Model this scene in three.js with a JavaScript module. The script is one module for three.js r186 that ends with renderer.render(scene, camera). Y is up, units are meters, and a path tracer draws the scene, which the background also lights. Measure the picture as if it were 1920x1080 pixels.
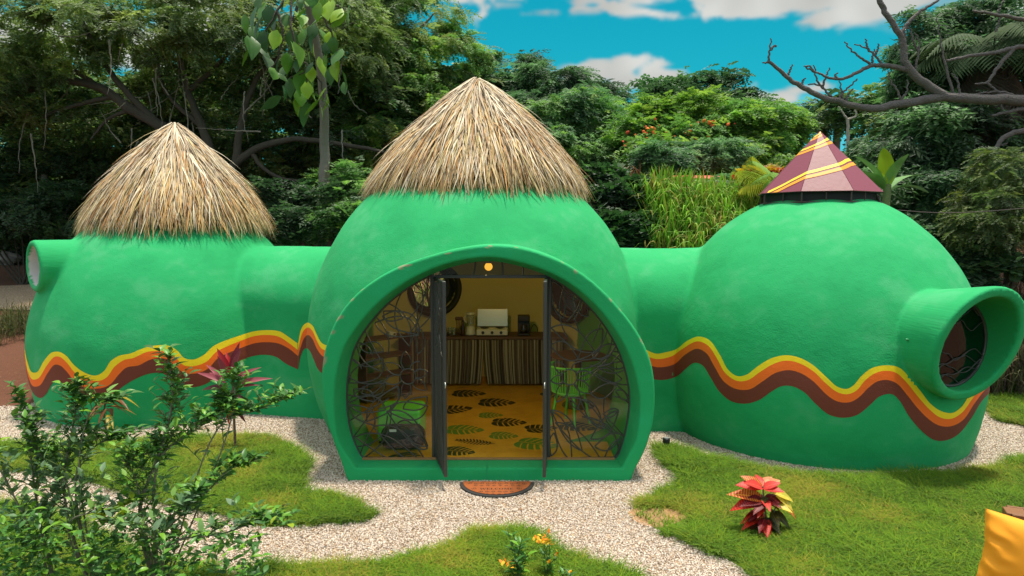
import * as THREE from 'three';
import { mergeGeometries, toCreasedNormals } from 'three/addons/utils/BufferGeometryUtils.js';
import { RoundedBoxGeometry } from 'three/addons/geometries/RoundedBoxGeometry.js';
import { ImprovedNoise } from 'three/addons/math/ImprovedNoise.js';

// ───────────────────────── camera, sky, sun, exposure ─────────────────────────
const scene = new THREE.Scene();
const CAM_H = 2.75, PITCH = -4.9 * Math.PI / 180, FPX = 1280;   // focal length in pixels of a 1920 px wide frame
const camera = new THREE.PerspectiveCamera(2 * Math.atan(540 / FPX) * 180 / Math.PI, 16 / 9, 0.1, 400);
camera.position.set(0, CAM_H, 0);
camera.rotation.x = PITCH;
scene.add(camera);
const renderer = new THREE.WebGLRenderer({ antialias: true });
renderer.toneMapping = THREE.LinearToneMapping;
renderer.toneMappingExposure = 1.5;
renderer.shadowMap.enabled = true;

const SUN_DIR = new THREE.Vector3(0.14, 0.97, -0.04).normalize();
const sun = new THREE.DirectionalLight(new THREE.Color(1.0, 0.93, 0.80), 3.7);
sun.name = 'sun';
sun.position.copy(SUN_DIR).multiplyScalar(40).add(new THREE.Vector3(0, 0, -9));
sun.target.position.set(0, 0, -9);
sun.castShadow = true;
sun.shadow.radius = 9;
sun.shadow.mapSize.set(2048, 2048);
Object.assign(sun.shadow.camera, { left: -22, right: 22, top: 22, bottom: -22, near: 1, far: 90 });
scene.add(sun, sun.target);

function mulberry(a) { return () => { a = (a + 0x6d2b79f5) | 0; let t = Math.imul(a ^ (a >>> 15), 1 | a); t = (t + Math.imul(t ^ (t >>> 7), 61 | t)) ^ t; return ((t ^ (t >>> 14)) >>> 0) / 4294967296; }; }
const N3 = new ImprovedNoise();
const noise = (x, y, z) => N3.noise(x + 31.7, y + 17.3, z + 53.1);
const fbm = (x, y, z, o = 4) => { let s = 0, a = 0.5; for (let i = 0; i < o; i++) { s += a * noise(x, y, z); x *= 2.03; y *= 2.03; z *= 2.03; a *= 0.5; } return s; };
const clamp = THREE.MathUtils.clamp, lerp = THREE.MathUtils.lerp;
const smooth = (a, b, x) => { const t = clamp((x - a) / (b - a), 0, 1); return t * t * (3 - 2 * t); };
const V = (x, y, z) => new THREE.Vector3(x, y, z);
const C = (r, g, b) => new THREE.Color().setRGB(r, g, b);

// a direction through a pixel of the 1920 x 1080 photograph, used to measure real places from it
function dirOf(px, py) {
  const x = (px - 960) / FPX, y = (540 - py) / FPX, c = Math.cos(PITCH), s = Math.sin(PITCH);
  return V(x, y * c + s, y * s - c);
}
const P = (px, py, depth) => { const d = dirOf(px, py); return d.multiplyScalar(depth / -d.z).add(V(0, CAM_H, 0)); };
const G = (px, py, h = 0) => { const d = dirOf(px, py); return d.multiplyScalar((h - CAM_H) / d.y).add(V(0, CAM_H, 0)); };

// the sky: turquoise air with broken white cloud all round
{
  const W = 2048, H = 1024, data = new Float32Array(W * H * 4);
  const banks = [                       // cloud banks: azimuth from -z towards +x, elevation, widths (degrees), strength
    [-2, 19.0, 6, 1.9, 1.0], [6, 19.3, 7, 2.2, 1.05], [10.8, 12.4, 2.6, 1.3, 1.25], [12.4, 11.9, 2.2, .8, 1.1], [7, 12.6, 2.4, .7, .7], [19.5, 17.4, 5, 1.3, .9], [27, 17.0, 5.5, 2.2, 1.0],
    [31, 15.6, 4, 1.5, .9], [23, 19, 8, .9, .8], [24.5, 10.3, 5, .7, .7], [38, 16, 6, 3, .8], [-30, 15, 10, 6, .9],
  ];
  for (let j = 0; j < H; j++) {
    const el = ((j + 0.5) / H - 0.5) * Math.PI, y = Math.sin(el);
    for (let i = 0; i < W; i++) {
      const th = ((i + 0.5) / W - 0.5) * 2 * Math.PI, x = Math.cos(th) * Math.cos(el), z = Math.sin(th) * Math.cos(el);
      const o = (j * W + i) * 4;
      if (y < -0.02) { data[o] = .16; data[o + 1] = .19; data[o + 2] = .15; data[o + 3] = 1; continue; }
      const az = Math.atan2(x, -z) * 180 / Math.PI, ed = el * 180 / Math.PI, t = clamp(ed / 26, 0, 1);
      let r = lerp(.035, .0, Math.pow(t, .4)), g = lerp(.41, .19, Math.pow(t, .9)), b = lerp(.455, .32, Math.pow(t, .9));
      const hi = smooth(24, 60, ed); r = lerp(r, .04, hi); g = lerp(g, .18, hi); b = lerp(b, .38, hi);
      // cloud cover: the named banks low down, broken cloud overhead and behind
      const k = 1 / (y + .22), n = fbm(x * k * 2.3, 3.1, z * k * 2.3, 6), fine = fbm(az * .19 + .8 * noise(az * .3, ed * .5, 9), ed * .52, 4.4, 7);
      let cov = 0;
      for (const [a, e, wa, we, s] of banks) { const q = ((az - a) / wa) ** 2 + ((ed - e) / we) ** 2; if (q < 5) cov = Math.max(cov, s * (1.05 - q * .55) + fine * 2.3); }
      const front = smooth(70, 50, Math.abs(az)) * smooth(27, 22, ed);
      const wide = clamp((n + .24) * 3.2, 0, 1) * smooth(4, 14, ed) * (1 - front);
      const a = clamp(Math.max(smooth(.40, .95, cov), wide), 0, 1);
      const lit = .62 + .38 * clamp(.5 + 1.6 * fbm(x * 9, y * 9 + 2, z * 9, 3), 0, 1), over = .72 + 1.25 * Math.max(hi, 1 - smooth(70, 50, Math.abs(az)));
      data[o] = lerp(r, .66 * lit * over, a); data[o + 1] = lerp(g, .67 * lit * over, a); data[o + 2] = lerp(b, .64 * lit * over, a); data[o + 3] = 1;
    }
  }
  const sky = new THREE.DataTexture(data, W, H, THREE.RGBAFormat, THREE.FloatType);
  sky.mapping = THREE.EquirectangularReflectionMapping; sky.magFilter = THREE.LinearFilter; sky.needsUpdate = true;
  scene.background = sky; scene.environment = sky;
}

// ───────────────────────── helpers ─────────────────────────
const taken = new Map();
function numbered(n) { const k = taken.get(n) ?? 0; taken.set(n, k + 1); return k ? n + '_' + String(k).padStart(3, '0') : n; }
function tag(o, label, category, group, kind) {
  if (label) o.userData.label = label; if (category) o.userData.category = category;
  if (group) o.userData.group = group; if (kind) o.userData.kind = kind; return o;
}
function thing(name, label, category, pos = V(0, 0, 0), group) {
  const o = new THREE.Group(); o.name = numbered(name); o.position.copy(pos); scene.add(o);
  return tag(o, label, category, group);
}
function mesh(name, geo, m, parent, label) {
  const o = new THREE.Mesh(geo, m); o.name = parent === scene ? numbered(name) : name; o.castShadow = o.receiveShadow = true;
  if (label) o.userData.label = label; parent.add(o); return o;
}
const structure = (name, geo, m) => tag(mesh(name, geo, m, scene), null, null, null, 'structure');
function inst(name, geo, m, mats, cols, parent) {
  const o = new THREE.InstancedMesh(geo, m, mats.length); o.name = parent === scene ? numbered(name) : name;
  mats.forEach((q, i) => o.setMatrixAt(i, q));
  if (cols) cols.forEach((c, i) => o.setColorAt(i, c));
  o.castShadow = o.receiveShadow = true; o.userData.kind = 'stuff'; parent.add(o); return o;
}
const mat = (rgb, rough = .8, more = {}) => new THREE.MeshStandardMaterial({ color: C(...rgb), roughness: rough, ...more });
const pmat = (rgb, rough = .8, more = {}) => new THREE.MeshPhysicalMaterial({ color: C(...rgb), roughness: rough, ...more });
const xf = (g, x, y, z, ry = 0, rx = 0, rz = 0) => { g.rotateZ(rz); g.rotateX(rx); g.rotateY(ry); g.translate(x, y, z); return g; };
const box = (w, h, d, x, y, z, r = .006, ry = 0) => xf(new RoundedBoxGeometry(w, h, d, 2, Math.min(r, w / 2.01, h / 2.01, d / 2.01)), x, y, z, ry);
const cyl = (r0, r1, h, x, y, z, s = 20) => xf(new THREE.CylinderGeometry(r0, r1, h, s), x, y, z);
const lathe = (pts, s = 28) => new THREE.LatheGeometry(pts.map(([a, b]) => new THREE.Vector2(a, b)), s);
function mg(list) { return mergeGeometries(list.map((g) => { const q = g.index ? g.toNonIndexed() : g.clone(); for (const k of Object.keys(q.attributes)) if (!['position', 'normal', 'uv'].includes(k)) q.deleteAttribute(k); if (!q.attributes.uv) q.setAttribute('uv', new THREE.BufferAttribute(new Float32Array(q.attributes.position.count * 2), 2)); return q; })); }
// a tube along points with its own radius at each
function tube(pts, rad, seg = 6) {
  const n = pts.length, pos = [], nor = [], uv = [], idx = [];
  let t0 = pts[1].clone().sub(pts[0]).normalize(), u = Math.abs(t0.y) > .9 ? V(1, 0, 0) : V(0, 1, 0);
  u.sub(t0.clone().multiplyScalar(u.dot(t0))).normalize(); let run = 0;
  for (let i = 0; i < n; i++) {
    const t = (i === 0 ? pts[1].clone().sub(pts[0]) : i === n - 1 ? pts[n - 1].clone().sub(pts[n - 2]) : pts[i + 1].clone().sub(pts[i - 1])).normalize();
    u.sub(t.clone().multiplyScalar(u.dot(t))).normalize(); const w = t.clone().cross(u), r = Array.isArray(rad) ? rad[i] : typeof rad === 'function' ? rad(i / (n - 1)) : rad;
    if (i) run += pts[i].distanceTo(pts[i - 1]);
    for (let k = 0; k <= seg; k++) {
      const a = k / seg * 2 * Math.PI, d = u.clone().multiplyScalar(Math.cos(a)).addScaledVector(w, Math.sin(a));
      pos.push(pts[i].x + d.x * r, pts[i].y + d.y * r, pts[i].z + d.z * r); nor.push(d.x, d.y, d.z); uv.push(k / seg * r * 6.28, run);
    }
  }
  for (let i = 0; i < n - 1; i++) for (let k = 0; k < seg; k++) { const a = i * (seg + 1) + k, b = a + seg + 1; idx.push(a, a + 1, b, a + 1, b + 1, b); }
  const c0 = pos.length / 3; pos.push(...pts[0].toArray()); nor.push(-t0.x, -t0.y, -t0.z); uv.push(0, 0);
  const te = pts[n - 1].clone().sub(pts[n - 2]).normalize(); pos.push(...pts[n - 1].toArray()); nor.push(te.x, te.y, te.z); uv.push(0, run);
  for (let k = 0; k < seg; k++) { idx.push(c0, k + 1, k); const e = (n - 1) * (seg + 1) + k; idx.push(c0 + 1, e, e + 1); }
  const g = new THREE.BufferGeometry();
  g.setAttribute('position', new THREE.Float32BufferAttribute(pos, 3)); g.setAttribute('normal', new THREE.Float32BufferAttribute(nor, 3)); g.setAttribute('uv', new THREE.Float32BufferAttribute(uv, 2)); g.setIndex(idx);
  return g;
}
const spline = (pts, n) => new THREE.CatmullRomCurve3(pts, false, 'centripetal').getPoints(n);
const arc = (a, b, bulge, n = 10) => { const m = a.clone().add(b).multiplyScalar(.5).add(bulge); return new THREE.QuadraticBezierCurve3(a, m, b).getPoints(n); };
// canvas textures
function canvasTex(w, h, draw, rep, srgb = true) {
  const c = document.createElement('canvas'); c.width = w; c.height = h; draw(c.getContext('2d'), w, h);
  const t = new THREE.CanvasTexture(c); t.wrapS = t.wrapT = THREE.RepeatWrapping; if (rep) t.repeat.set(...rep); if (srgb) t.colorSpace = THREE.SRGBColorSpace; t.needsUpdate = true; return t;
}
function noiseTex(n, f, rep) {   // tiling grey noise, f(u, v) with u, v in 0..1
  const d = new Uint8Array(n * n * 4);
  for (let j = 0; j < n; j++) for (let i = 0; i < n; i++) { const v = clamp(f(i / n, j / n), 0, 1) * 255, o = (j * n + i) * 4; d[o] = d[o + 1] = d[o + 2] = v; d[o + 3] = 255; }
  const t = new THREE.DataTexture(d, n, n, THREE.RGBAFormat); t.wrapS = t.wrapT = THREE.RepeatWrapping; t.magFilter = THREE.LinearFilter; if (rep) t.repeat.set(...rep); t.needsUpdate = true; return t;
}
const tileN = (u, v, f, z) => { // noise that tiles: four corners blended
  const a = noise(u * f, v * f, z), b = noise((u - 1) * f, v * f, z), c = noise(u * f, (v - 1) * f, z), d = noise((u - 1) * f, (v - 1) * f, z);
  return lerp(lerp(a, b, u), lerp(c, d, u), v);
};
const plasterBump = noiseTex(512, (u, v) => .5 + .3 * tileN(u, v, 6, 1) + .25 * tileN(u, v, 21, 2) + .22 * tileN(u, v, 70, 3));
const barkBump = noiseTex(256, (u, v) => .5 + .5 * tileN(u, v, 9, 5) * (1 - .5 * Math.abs(tileN(u, v, 30, 6))) + .4 * tileN(u, v, 40, 7));

// ───────────────────────── terrain, paths, lawns ─────────────────────────
function tableAt(t, d) { for (let i = 1; i < t.length; i++) if (d < t[i][0]) { const k = (d - t[i - 1][0]) / (t[i][0] - t[i - 1][0]); return d < t[0][0] ? t[0][1] : lerp(t[i - 1][1], t[i][1], clamp(k, 0, 1)); } return t[t.length - 1][1]; }
const LEFT_RISE = [[10.4, 0], [11.2, .45], [12, .72], [14, 1.0], [17, 1.29], [20, 1.67], [30, 2.4], [60, 4]];
const MAIN_RISE = [[12.5, 0], [14, 1.35], [16, 2.0], [20, 2.4], [30, 3.0], [60, 5]];
const land = (x, z) => {
  const d = -z, w = smooth(-7.4, -8.3, x), r = smooth(6, 9, x);
  return lerp(lerp(tableAt(MAIN_RISE, d), tableAt(MAIN_RISE, d + .6) , r), tableAt(LEFT_RISE, d), w);
};
{
  const xs = [], zs = [], pos = [], uv = [], idx = [];
  for (let x = -90; x < -20; x += 5) xs.push(x); for (let x = -20; x < 20; x += .4) xs.push(x); for (let x = 20; x <= 90; x += 5) xs.push(x);
  for (let z = 20; z > 0; z -= 4) zs.push(z); for (let z = 0; z > -24; z -= .4) zs.push(z); for (let z = -24; z >= -140; z -= 4) zs.push(z);
  for (const z of zs) for (const x of xs) { const far = smooth(9.6, 13, -z); pos.push(x, land(x, z) + far * .07 * fbm(x * .8, 0, z * .8), z); uv.push(x, z); }
  for (let j = 0; j < zs.length - 1; j++) for (let i = 0; i < xs.length - 1; i++) { const a = j * xs.length + i, b = a + xs.length; idx.push(a, a + 1, b, a + 1, b + 1, b); }
  const g = new THREE.BufferGeometry(); g.setAttribute('position', new THREE.Float32BufferAttribute(pos, 3)); g.setAttribute('uv', new THREE.Float32BufferAttribute(uv, 2)); g.setIndex(idx); g.computeVertexNormals();
  const rnd = mulberry(5);
  const soil = canvasTex(1024, 1024, (c, w, h) => {
    c.fillStyle = '#5d3826'; c.fillRect(0, 0, w, h);
    for (let i = 0; i < 9000; i++) { const s = 1 + rnd() * 5; c.fillStyle = ['#6d4129', '#4b2d20', '#7d5036', '#3d2a1c', '#806040', '#55401f'][rnd() * 6 | 0]; c.globalAlpha = .5; c.fillRect(rnd() * w, rnd() * h, s, s * (.4 + rnd())); }
  }, [.4, .4]);
  structure('ground', g, new THREE.MeshStandardMaterial({ map: soil, roughness: 1, bumpMap: plasterBump, bumpScale: .02 }));
}
function polyShape(px, n = 6) {                 // smooth closed outline on the ground from measured points
  const pts = px.map(([x, y]) => G(x, y)), c = new THREE.CatmullRomCurve3(pts, true, 'centripetal').getPoints(px.length * n);
  return c.map((p) => new THREE.Vector2(p.x, p.z));
}
function sheet(pts, y) {
  const s = new THREE.Shape(pts.map((p) => new THREE.Vector2(p.x, -p.y))), g = new THREE.ShapeGeometry(s); g.rotateX(-Math.PI / 2); g.translate(0, y, 0); 
  const uv = g.attributes.uv, p = g.attributes.position; for (let i = 0; i < p.count; i++) uv.setXY(i, p.getX(i), p.getZ(i)); return g;
}
const inPoly = (pts, x, y) => { let c = false; for (let i = 0, j = pts.length - 1; i < pts.length; j = i++) { const a = pts[i], b = pts[j]; if ((a.y > y) !== (b.y > y) && x < (b.x - a.x) * (y - a.y) / (b.y - a.y) + a.x) c = !c; } return c; };

const LAWN_R = polyShape([[1243, 838], [1238, 858], [1262, 884], [1270, 906], [1236, 930], [1192, 952], [1184, 968], [1222, 990], [1292, 1020], [1372, 1056], [1430, 1090], [1600, 1160], [2100, 1160], [2150, 960], [2010, 885], [1920, 862], [1872, 880], [1790, 890], [1720, 892], [1640, 896], [1560, 895], [1480, 890], [1400, 877], [1330, 862], [1280, 845]]);
const LAWN_L = polyShape([[492, 820], [548, 843], [577, 866], [566, 908], [566, 924], [622, 930], [682, 956], [702, 972], [650, 981], [560, 986], [500, 990], [400, 962], [300, 944], [240, 925], [165, 904], [60, 888], [-80, 878], [-240, 872], [-240, 838], [-60, 832], [90, 838], [190, 834], [300, 826], [400, 822]]);
const LAWN_C = polyShape([[480, 1070], [540, 1066], [610, 1070], [700, 1060], [800, 1040], [868, 1011], [938, 995], [1000, 1005], [1060, 1040], [1130, 1060], [1175, 1085], [1240, 1130], [1100, 1200], [600, 1200], [470, 1120]]);
const LAWN_N = polyShape([[-120, 930], [-10, 944], [58, 955], [120, 975], [185, 1003], [250, 1040], [330, 1062], [400, 1075], [430, 1100], [400, 1220], [-200, 1220]]);
const LAWN_E = polyShape([[1860, 752], [1920, 742], [2080, 748], [2300, 800], [2200, 850], [2050, 850], [1980, 822], [1920, 800], [1876, 792]]);
const LAWNS = [LAWN_R, LAWN_L, LAWN_C, LAWN_N, LAWN_E];
const BARE = [G(1232, 970), G(1255, 985), G(1205, 968)];
{
  const rnd = mulberry(11);
  const gravelMap = canvasTex(1024, 1024, (c, w, h) => {
    c.fillStyle = '#927a60'; c.fillRect(0, 0, w, h);
    for (let i = 0; i < 16000; i++) { const s = 4 + rnd() * 7, x = rnd() * w, y = rnd() * h; c.fillStyle = ['#bca488', '#a58c70', '#c9b398', '#8a7258', '#b0957a', '#7a654e', '#c2aa92', '#a88a70'][rnd() * 8 | 0]; c.beginPath(); c.ellipse(x, y, s, s * (.5 + rnd() * .4), rnd() * 3, 0, 7); c.fill(); }
  }, [1 / 1.1, 1 / 1.1]);
  const gravelBump = canvasTex(1024, 1024, (c, w, h) => {
    c.fillStyle = '#000'; c.fillRect(0, 0, w, h);
    for (let i = 0; i < 9000; i++) { const s = 4 + rnd() * 7, x = rnd() * w, y = rnd() * h, v = 90 + rnd() * 165 | 0; c.fillStyle = `rgb(${v},${v},${v})`; c.beginPath(); c.ellipse(x, y, s, s * .7, rnd() * 3, 0, 7); c.fill(); }
  }, [1 / 1.1, 1 / 1.1], false);
  const GRAVEL = polyShape([[-400, 760], [-60, 775], [60, 760], [140, 740], [500, 735], [760, 730], [1000, 730], [1300, 735], [1600, 735], [1850, 745], [1990, 790], [2200, 860], [2100, 950], [1700, 960], [1300, 1240], [400, 1300], [-300, 1200]], 3);
  structure('gravel_path', sheet(GRAVEL, .004), new THREE.MeshStandardMaterial({ map: gravelMap, bumpMap: gravelBump, bumpScale: .012, roughness: .95 }));
  // loose stones of the path
  const stone = new THREE.IcosahedronGeometry(1, 0); { const p = stone.attributes.position; for (let i = 0; i < p.count; i++) { const k = .8 + .35 * noise(p.getX(i) * 2, p.getY(i) * 2, p.getZ(i) * 2); p.setXYZ(i, p.getX(i) * k, p.getY(i) * k * .6, p.getZ(i) * k * .75); } stone.computeVertexNormals(); }
  const ms = [], cs = [], q = new THREE.Quaternion(), e = new THREE.Euler(), m = new THREE.Matrix4();
  const tones = [[.62, .52, .42], [.50, .41, .33], [.70, .61, .50], [.38, .30, .23], [.57, .46, .37], [.66, .55, .46], [.28, .21, .15], [.54, .48, .43]].map((c) => C(...c));
  for (let i = 0; i < 400000 && ms.length < 130000; i++) {
    const z = -4.9 - rnd() * 6.6, x = (rnd() * 2 - 1) * .82 * -z;
    if (LAWNS.some((L) => inPoly(L, x, z))) continue;
    if (insideHouse(x, z)) continue;
    const s = .0065 + rnd() * .0072 + (-z - 5) * .0004;
    e.set(rnd() * 6, rnd() * 6, rnd() * 6); q.setFromEuler(e);
    ms.push(m.clone().compose(V(x, .006 + s * .35, z), q, V(s, s, s))); cs.push(tones[rnd() * tones.length | 0]);
  }
  tag(inst('gravel', stone, mat([1, 1, 1], .9), ms, cs, scene), 'pale beige crushed stone covering the path round the green house', 'gravel');

  // lawns
  const lawnMap = canvasTex(512, 512, (c, w, h) => {
    c.fillStyle = '#566a1c'; c.fillRect(0, 0, w, h);
    for (let i = 0; i < 14000; i++) { c.strokeStyle = ['#54702a', '#3c5218', '#6a7a30', '#7a6a38', '#2c4012', '#5c7a24'][rnd() * 6 | 0]; c.lineWidth = 1 + rnd(); const x = rnd() * w, y = rnd() * h, a = rnd() * 6.3; c.beginPath(); c.moveTo(x, y); c.lineTo(x + Math.cos(a) * 9, y + Math.sin(a) * 9); c.stroke(); }
  }, [1.1, 1.1]);
  const lm = new THREE.MeshStandardMaterial({ map: lawnMap, roughness: 1 });
  LAWNS.forEach((L) => structure('lawn', sheet(L, .010), lm));
  // grass tufts: five bent blades each
  const blade = (lean, yaw, h, w) => {
    const p = [], rows = 3; for (let i = 0; i <= rows; i++) { const t = i / rows, r = lean * t * t, y = h * t * (1 - .25 * lean * t), ww = w * (1 - t * .9); p.push([r * h - 0, y, ww]); }
    const pos = [], idx = [], cy = Math.cos(yaw), sy = Math.sin(yaw);
    p.forEach(([r, y, ww]) => { for (const s of [-1, 1]) pos.push(r * cy - s * ww * sy, y, r * sy + s * ww * cy); });
    for (let i = 0; i < rows; i++) { const a = i * 2; idx.push(a, a + 1, a + 2, a + 1, a + 3, a + 2); }
    const g = new THREE.BufferGeometry(); g.setAttribute('position', new THREE.Float32BufferAttribute(pos, 3)); g.setIndex(idx); g.computeVertexNormals(); return g;
  };
  const tuft = mg([...Array(9)].map((_, i) => { const g = blade(.5 + rnd() * 1.1, i / 9 * 6.28 + rnd(), .7 + rnd() * .5, .045); g.translate((rnd() - .5) * .7, 0, (rnd() - .5) * .7); return g; }));
  const grassM = pmat([1, 1, 1], .85, { side: THREE.DoubleSide, transmission: .3, thickness: 0, specularIntensity: .25 });
  const gcols = [[.13, .25, .010], [.10, .20, .008], [.20, .28, .012], [.27, .29, .025], [.06, .14, .008], [.34, .26, .04]].map((c) => C(...c));
  const names = ['on the right lawn round the red croton', 'on the left lawn behind the shrubs', 'on the small lawn at the bottom edge', 'below the shrubs in the lower left corner', 'on the lawn strip beyond the right dome'];
  LAWNS.forEach((L, li) => {
    const bb = L.reduce((a, p) => [Math.min(a[0], p.x), Math.max(a[1], p.x), Math.min(a[2], p.y), Math.max(a[3], p.y)], [1e9, -1e9, 1e9, -1e9]), gm = [], gc = [];
    const area = (bb[1] - bb[0]) * (bb[3] - bb[2]), want = Math.min(area * 1500, 90000);
    for (let i = 0; i < want; i++) {
      const x = lerp(bb[0], bb[1], rnd()), z = lerp(bb[2], bb[3], rnd()); if (!inPoly(L, x + .09 * noise(x * 7, li, z * 7) + .04 * noise(x * 23, li, z * 23), z + .09 * noise(x * 7, li + 9, z * 7)) || z > -4.2) continue;
      const n = fbm(x * 1.1, li, z * 1.1, 3), bare = li === 0 ? Math.min(...BARE.map((b) => Math.hypot(x - b.x, (z - b.z) * 1.3))) : 9;
      if (bare < .26 + .12 * noise(x * 9, 1, z * 9) && rnd() < .93) continue;
      const dry = smooth(.05, .35, n + (rnd() - .5) * .3), s = (.055 + rnd() * .045) * (1 + .35 * smooth(.1, -.3, n));
      e.set((rnd() - .5) * .3, rnd() * 6.28, (rnd() - .5) * .3); q.setFromEuler(e);
      gm.push(m.clone().compose(V(x, .008, z), q, V(s * 1.2, s, s * 1.2)));
      gc.push(gcols[dry > rnd() ? [3, 2, 5, 2][rnd() * 4 | 0] : [0, 1, 4, 0, 2, 1][rnd() * 6 | 0]].clone().multiplyScalar(.85 + rnd() * .3));
    }
    tag(inst('lawn_grass', tuft, grassM, gm, gc, scene), 'short green grass ' + names[li], 'grass');
  });
  { const lg = [], lc = [], leaf = new THREE.CircleGeometry(1, 6); leaf.scale(1, .5, 1); leaf.rotateX(-Math.PI / 2); for (let i = 0; i < 170; i++) { const z = -5 - rnd() * 5, x = (rnd() * 2 - 1) * .8 * -z; if (insideHouse(x, z)) continue; const s = .010 + rnd() * .018; e.set((rnd() - .5) * .7, rnd() * 6, (rnd() - .5) * .7); q.setFromEuler(e); lg.push(m.clone().compose(V(x, .026 + rnd() * .02, z), q, V(s, s, s))); lc.push(C(...[[.30, .16, .05], [.22, .10, .04], [.42, .30, .08], [.16, .09, .04]][rnd() * 4 | 0])); }
    tag(inst('fallen_leaves', leaf, mat([1, 1, 1], .8, { side: THREE.DoubleSide }), lg, lc, scene), 'small fallen brown leaves scattered over the gravel and lawns', 'leaves'); }
  // bare reddish earth patch in the right lawn
  const patch = polyShape([[1178, 962], [1215, 952], [1262, 958], [1290, 966], [1270, 982], [1240, 992], [1200, 985]]);
  structure('bare_soil', sheet(patch, .014), mat([.34, .19, .09], 1, { bumpMap: plasterBump, bumpScale: .02 }));
  // pale track on the rise at the left
  const tp = [], ti = [], tu = [], nx = 30, nz = 6;
  for (let j = 0; j <= nz; j++) for (let i = 0; i <= nx; i++) { const x = -34 + i * (34 - 8.3) / nx, z = -14.1 - j * 3 / nz - .2 * Math.sin(x); tp.push(x, land(x, z) + .05, z); tu.push(x, z); }
  for (let j = 0; j < nz; j++) for (let i = 0; i < nx; i++) { const a = j * (nx + 1) + i, b = a + nx + 1; ti.push(a, a + 1, b, a + 1, b + 1, b); }
  const tg = new THREE.BufferGeometry(); tg.setAttribute('position', new THREE.Float32BufferAttribute(tp, 3)); tg.setAttribute('uv', new THREE.Float32BufferAttribute(tu, 2)); tg.setIndex(ti); tg.computeVertexNormals();
  structure('gravel_track', tg, new THREE.MeshStandardMaterial({ map: gravelMap, bumpMap: gravelBump, bumpScale: .012, roughness: .95 }));
}
function insideHouse(x, z) { return Math.hypot(x + .53, z + 9.9) < 2.0 || Math.hypot(x - 4.22, z + 9.46) < 1.82 || Math.hypot(x + 5.49, z + 11.2) < 1.8 || (x > -1.75 && x < 1.25 && z < -7.3 && z > -9.5) || (z < -10.0 && x > -5 && x < 4); }

// ───────────────────────── the house: one plastered shell of three domes ─────────────────────────
const DOMES = [
  { c: V(-5.52, .84, -11.2), a: 2.08, b: 2.41 },
  { c: V(-.53, 1.18, -9.9), a: 2.36, b: 2.65 },
  { c: V(4.21, .89, -9.46), a: 2.05, b: 2.38 },
];
const PASSAGES = [{ a: [-5.49, -11.2], b: [-.53, -10.1], r: .87, y: 1.61 }, { a: [-.53, -10.05], b: [4.45, -9.95], r: .9, y: 1.58 }];
const radial = (dx, dz) => { const l = Math.hypot(dx, dz); return [dx / l, dz / l]; };
const TUBES = [   // window tubes: dome, axis, centre height, outer and inner radius, start and end along the axis
  { d: 2, u: radial(.325, .946), y: 1.50, R: .648, r: .535, s0: 1.2, s1: 2.40, in0: .9, slant: .28, flare: .14 },
  { d: 0, u: radial(-.66, .75), y: 2.23, R: .37, r: .285, s0: 1.0, s1: 1.98, in0: .8 },
  { d: 1, u: radial(-.85, -2.03), y: 1.72, R: .50, r: .37, s0: 1.7, s1: 2.75, in0: 1.6 },
  { d: 1, u: radial(1.52, -1.6), y: 1.66, R: .50, r: .37, s0: 1.7, s1: 2.75, in0: 1.6 },
];
const FRAME_Z = -7.27, GLASS_Z = -7.62, FLOOR = .15;
const outline = (list, depth, n) => new THREE.CatmullRomCurve3(list.map(([x, y]) => { const p = P(x, y, depth); return V(p.x, p.y, 0); }), true, 'centripetal').getPoints(n).slice(0, -1);
const LIP = outline([[656, 907], [640, 870], [617, 805], [605, 745], [603, 695], [610, 650], [630, 600], [665, 555], [710, 520], [760, 494], [812, 477], [868, 464], [915, 459], [972, 463], [1030, 480], [1082, 506], [1130, 544], [1172, 590], [1202, 634], [1221, 682], [1228, 732], [1225, 790], [1210, 842], [1190, 882], [1181, 903], [1100, 930], [900, 935], [720, 930]], -FRAME_Z, 90);
const HOLE = (() => {
  const top = [[683, 868], [660, 815], [651, 762], [653, 702], [666, 650], [692, 608], [730, 566], [780, 530], [840, 503], [905, 490], [942, 492], [1000, 507], [1050, 530], [1100, 570], [1140, 620], [1165, 670], [1178, 720], [1180, 760], [1172, 812], [1156, 866]].map(([x, y]) => { const p = P(x, y, -GLASS_Z); return V(p.x, p.y, 0); });
  const c = new THREE.CatmullRomCurve3(top, false, 'centripetal').getPoints(64); c[0].y = FLOOR; c[c.length - 1].y = FLOOR; c[0].x -= .01; return c;
})();
function sdPoly(pts, x, y) {
  let d = 1e9, s = 1; const n = pts.length;
  for (let i = 0, j = n - 1; i < n; j = i++) {
    const a = pts[i], b = pts[j], ex = b.x - a.x, ey = b.y - a.y, wx = x - a.x, wy = y - a.y, t = clamp((wx * ex + wy * ey) / (ex * ex + ey * ey + 1e-12), 0, 1), dx = wx - ex * t, dy = wy - ey * t;
    d = Math.min(d, dx * dx + dy * dy);
    const c1 = y >= a.y, c2 = y < b.y, c3 = ex * wy > ey * wx; if ((c1 && c2 && c3) || (!c1 && !c2 && !c3)) s = -s;
  }
  return s * Math.sqrt(d);
}
const smin = (a, b, k) => { const h = Math.max(k - Math.abs(a - b), 0) / k; return Math.min(a, b) - h * h * k * .25; };
const smax = (a, b, k) => -smin(-a, -b, k);
function ell(p, e, grow = 0) {
  const a = e.a + grow, b = e.b + grow, x = p.x - e.c.x, y = p.y - e.c.y, z = p.z - e.c.z;
  const k0 = Math.hypot(x / a, y / b, z / a), k1 = Math.hypot(x / (a * a), y / (b * b), z / (a * a)); return k1 < 1e-9 ? -a : k0 * (k0 - 1) / k1;
}
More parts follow.
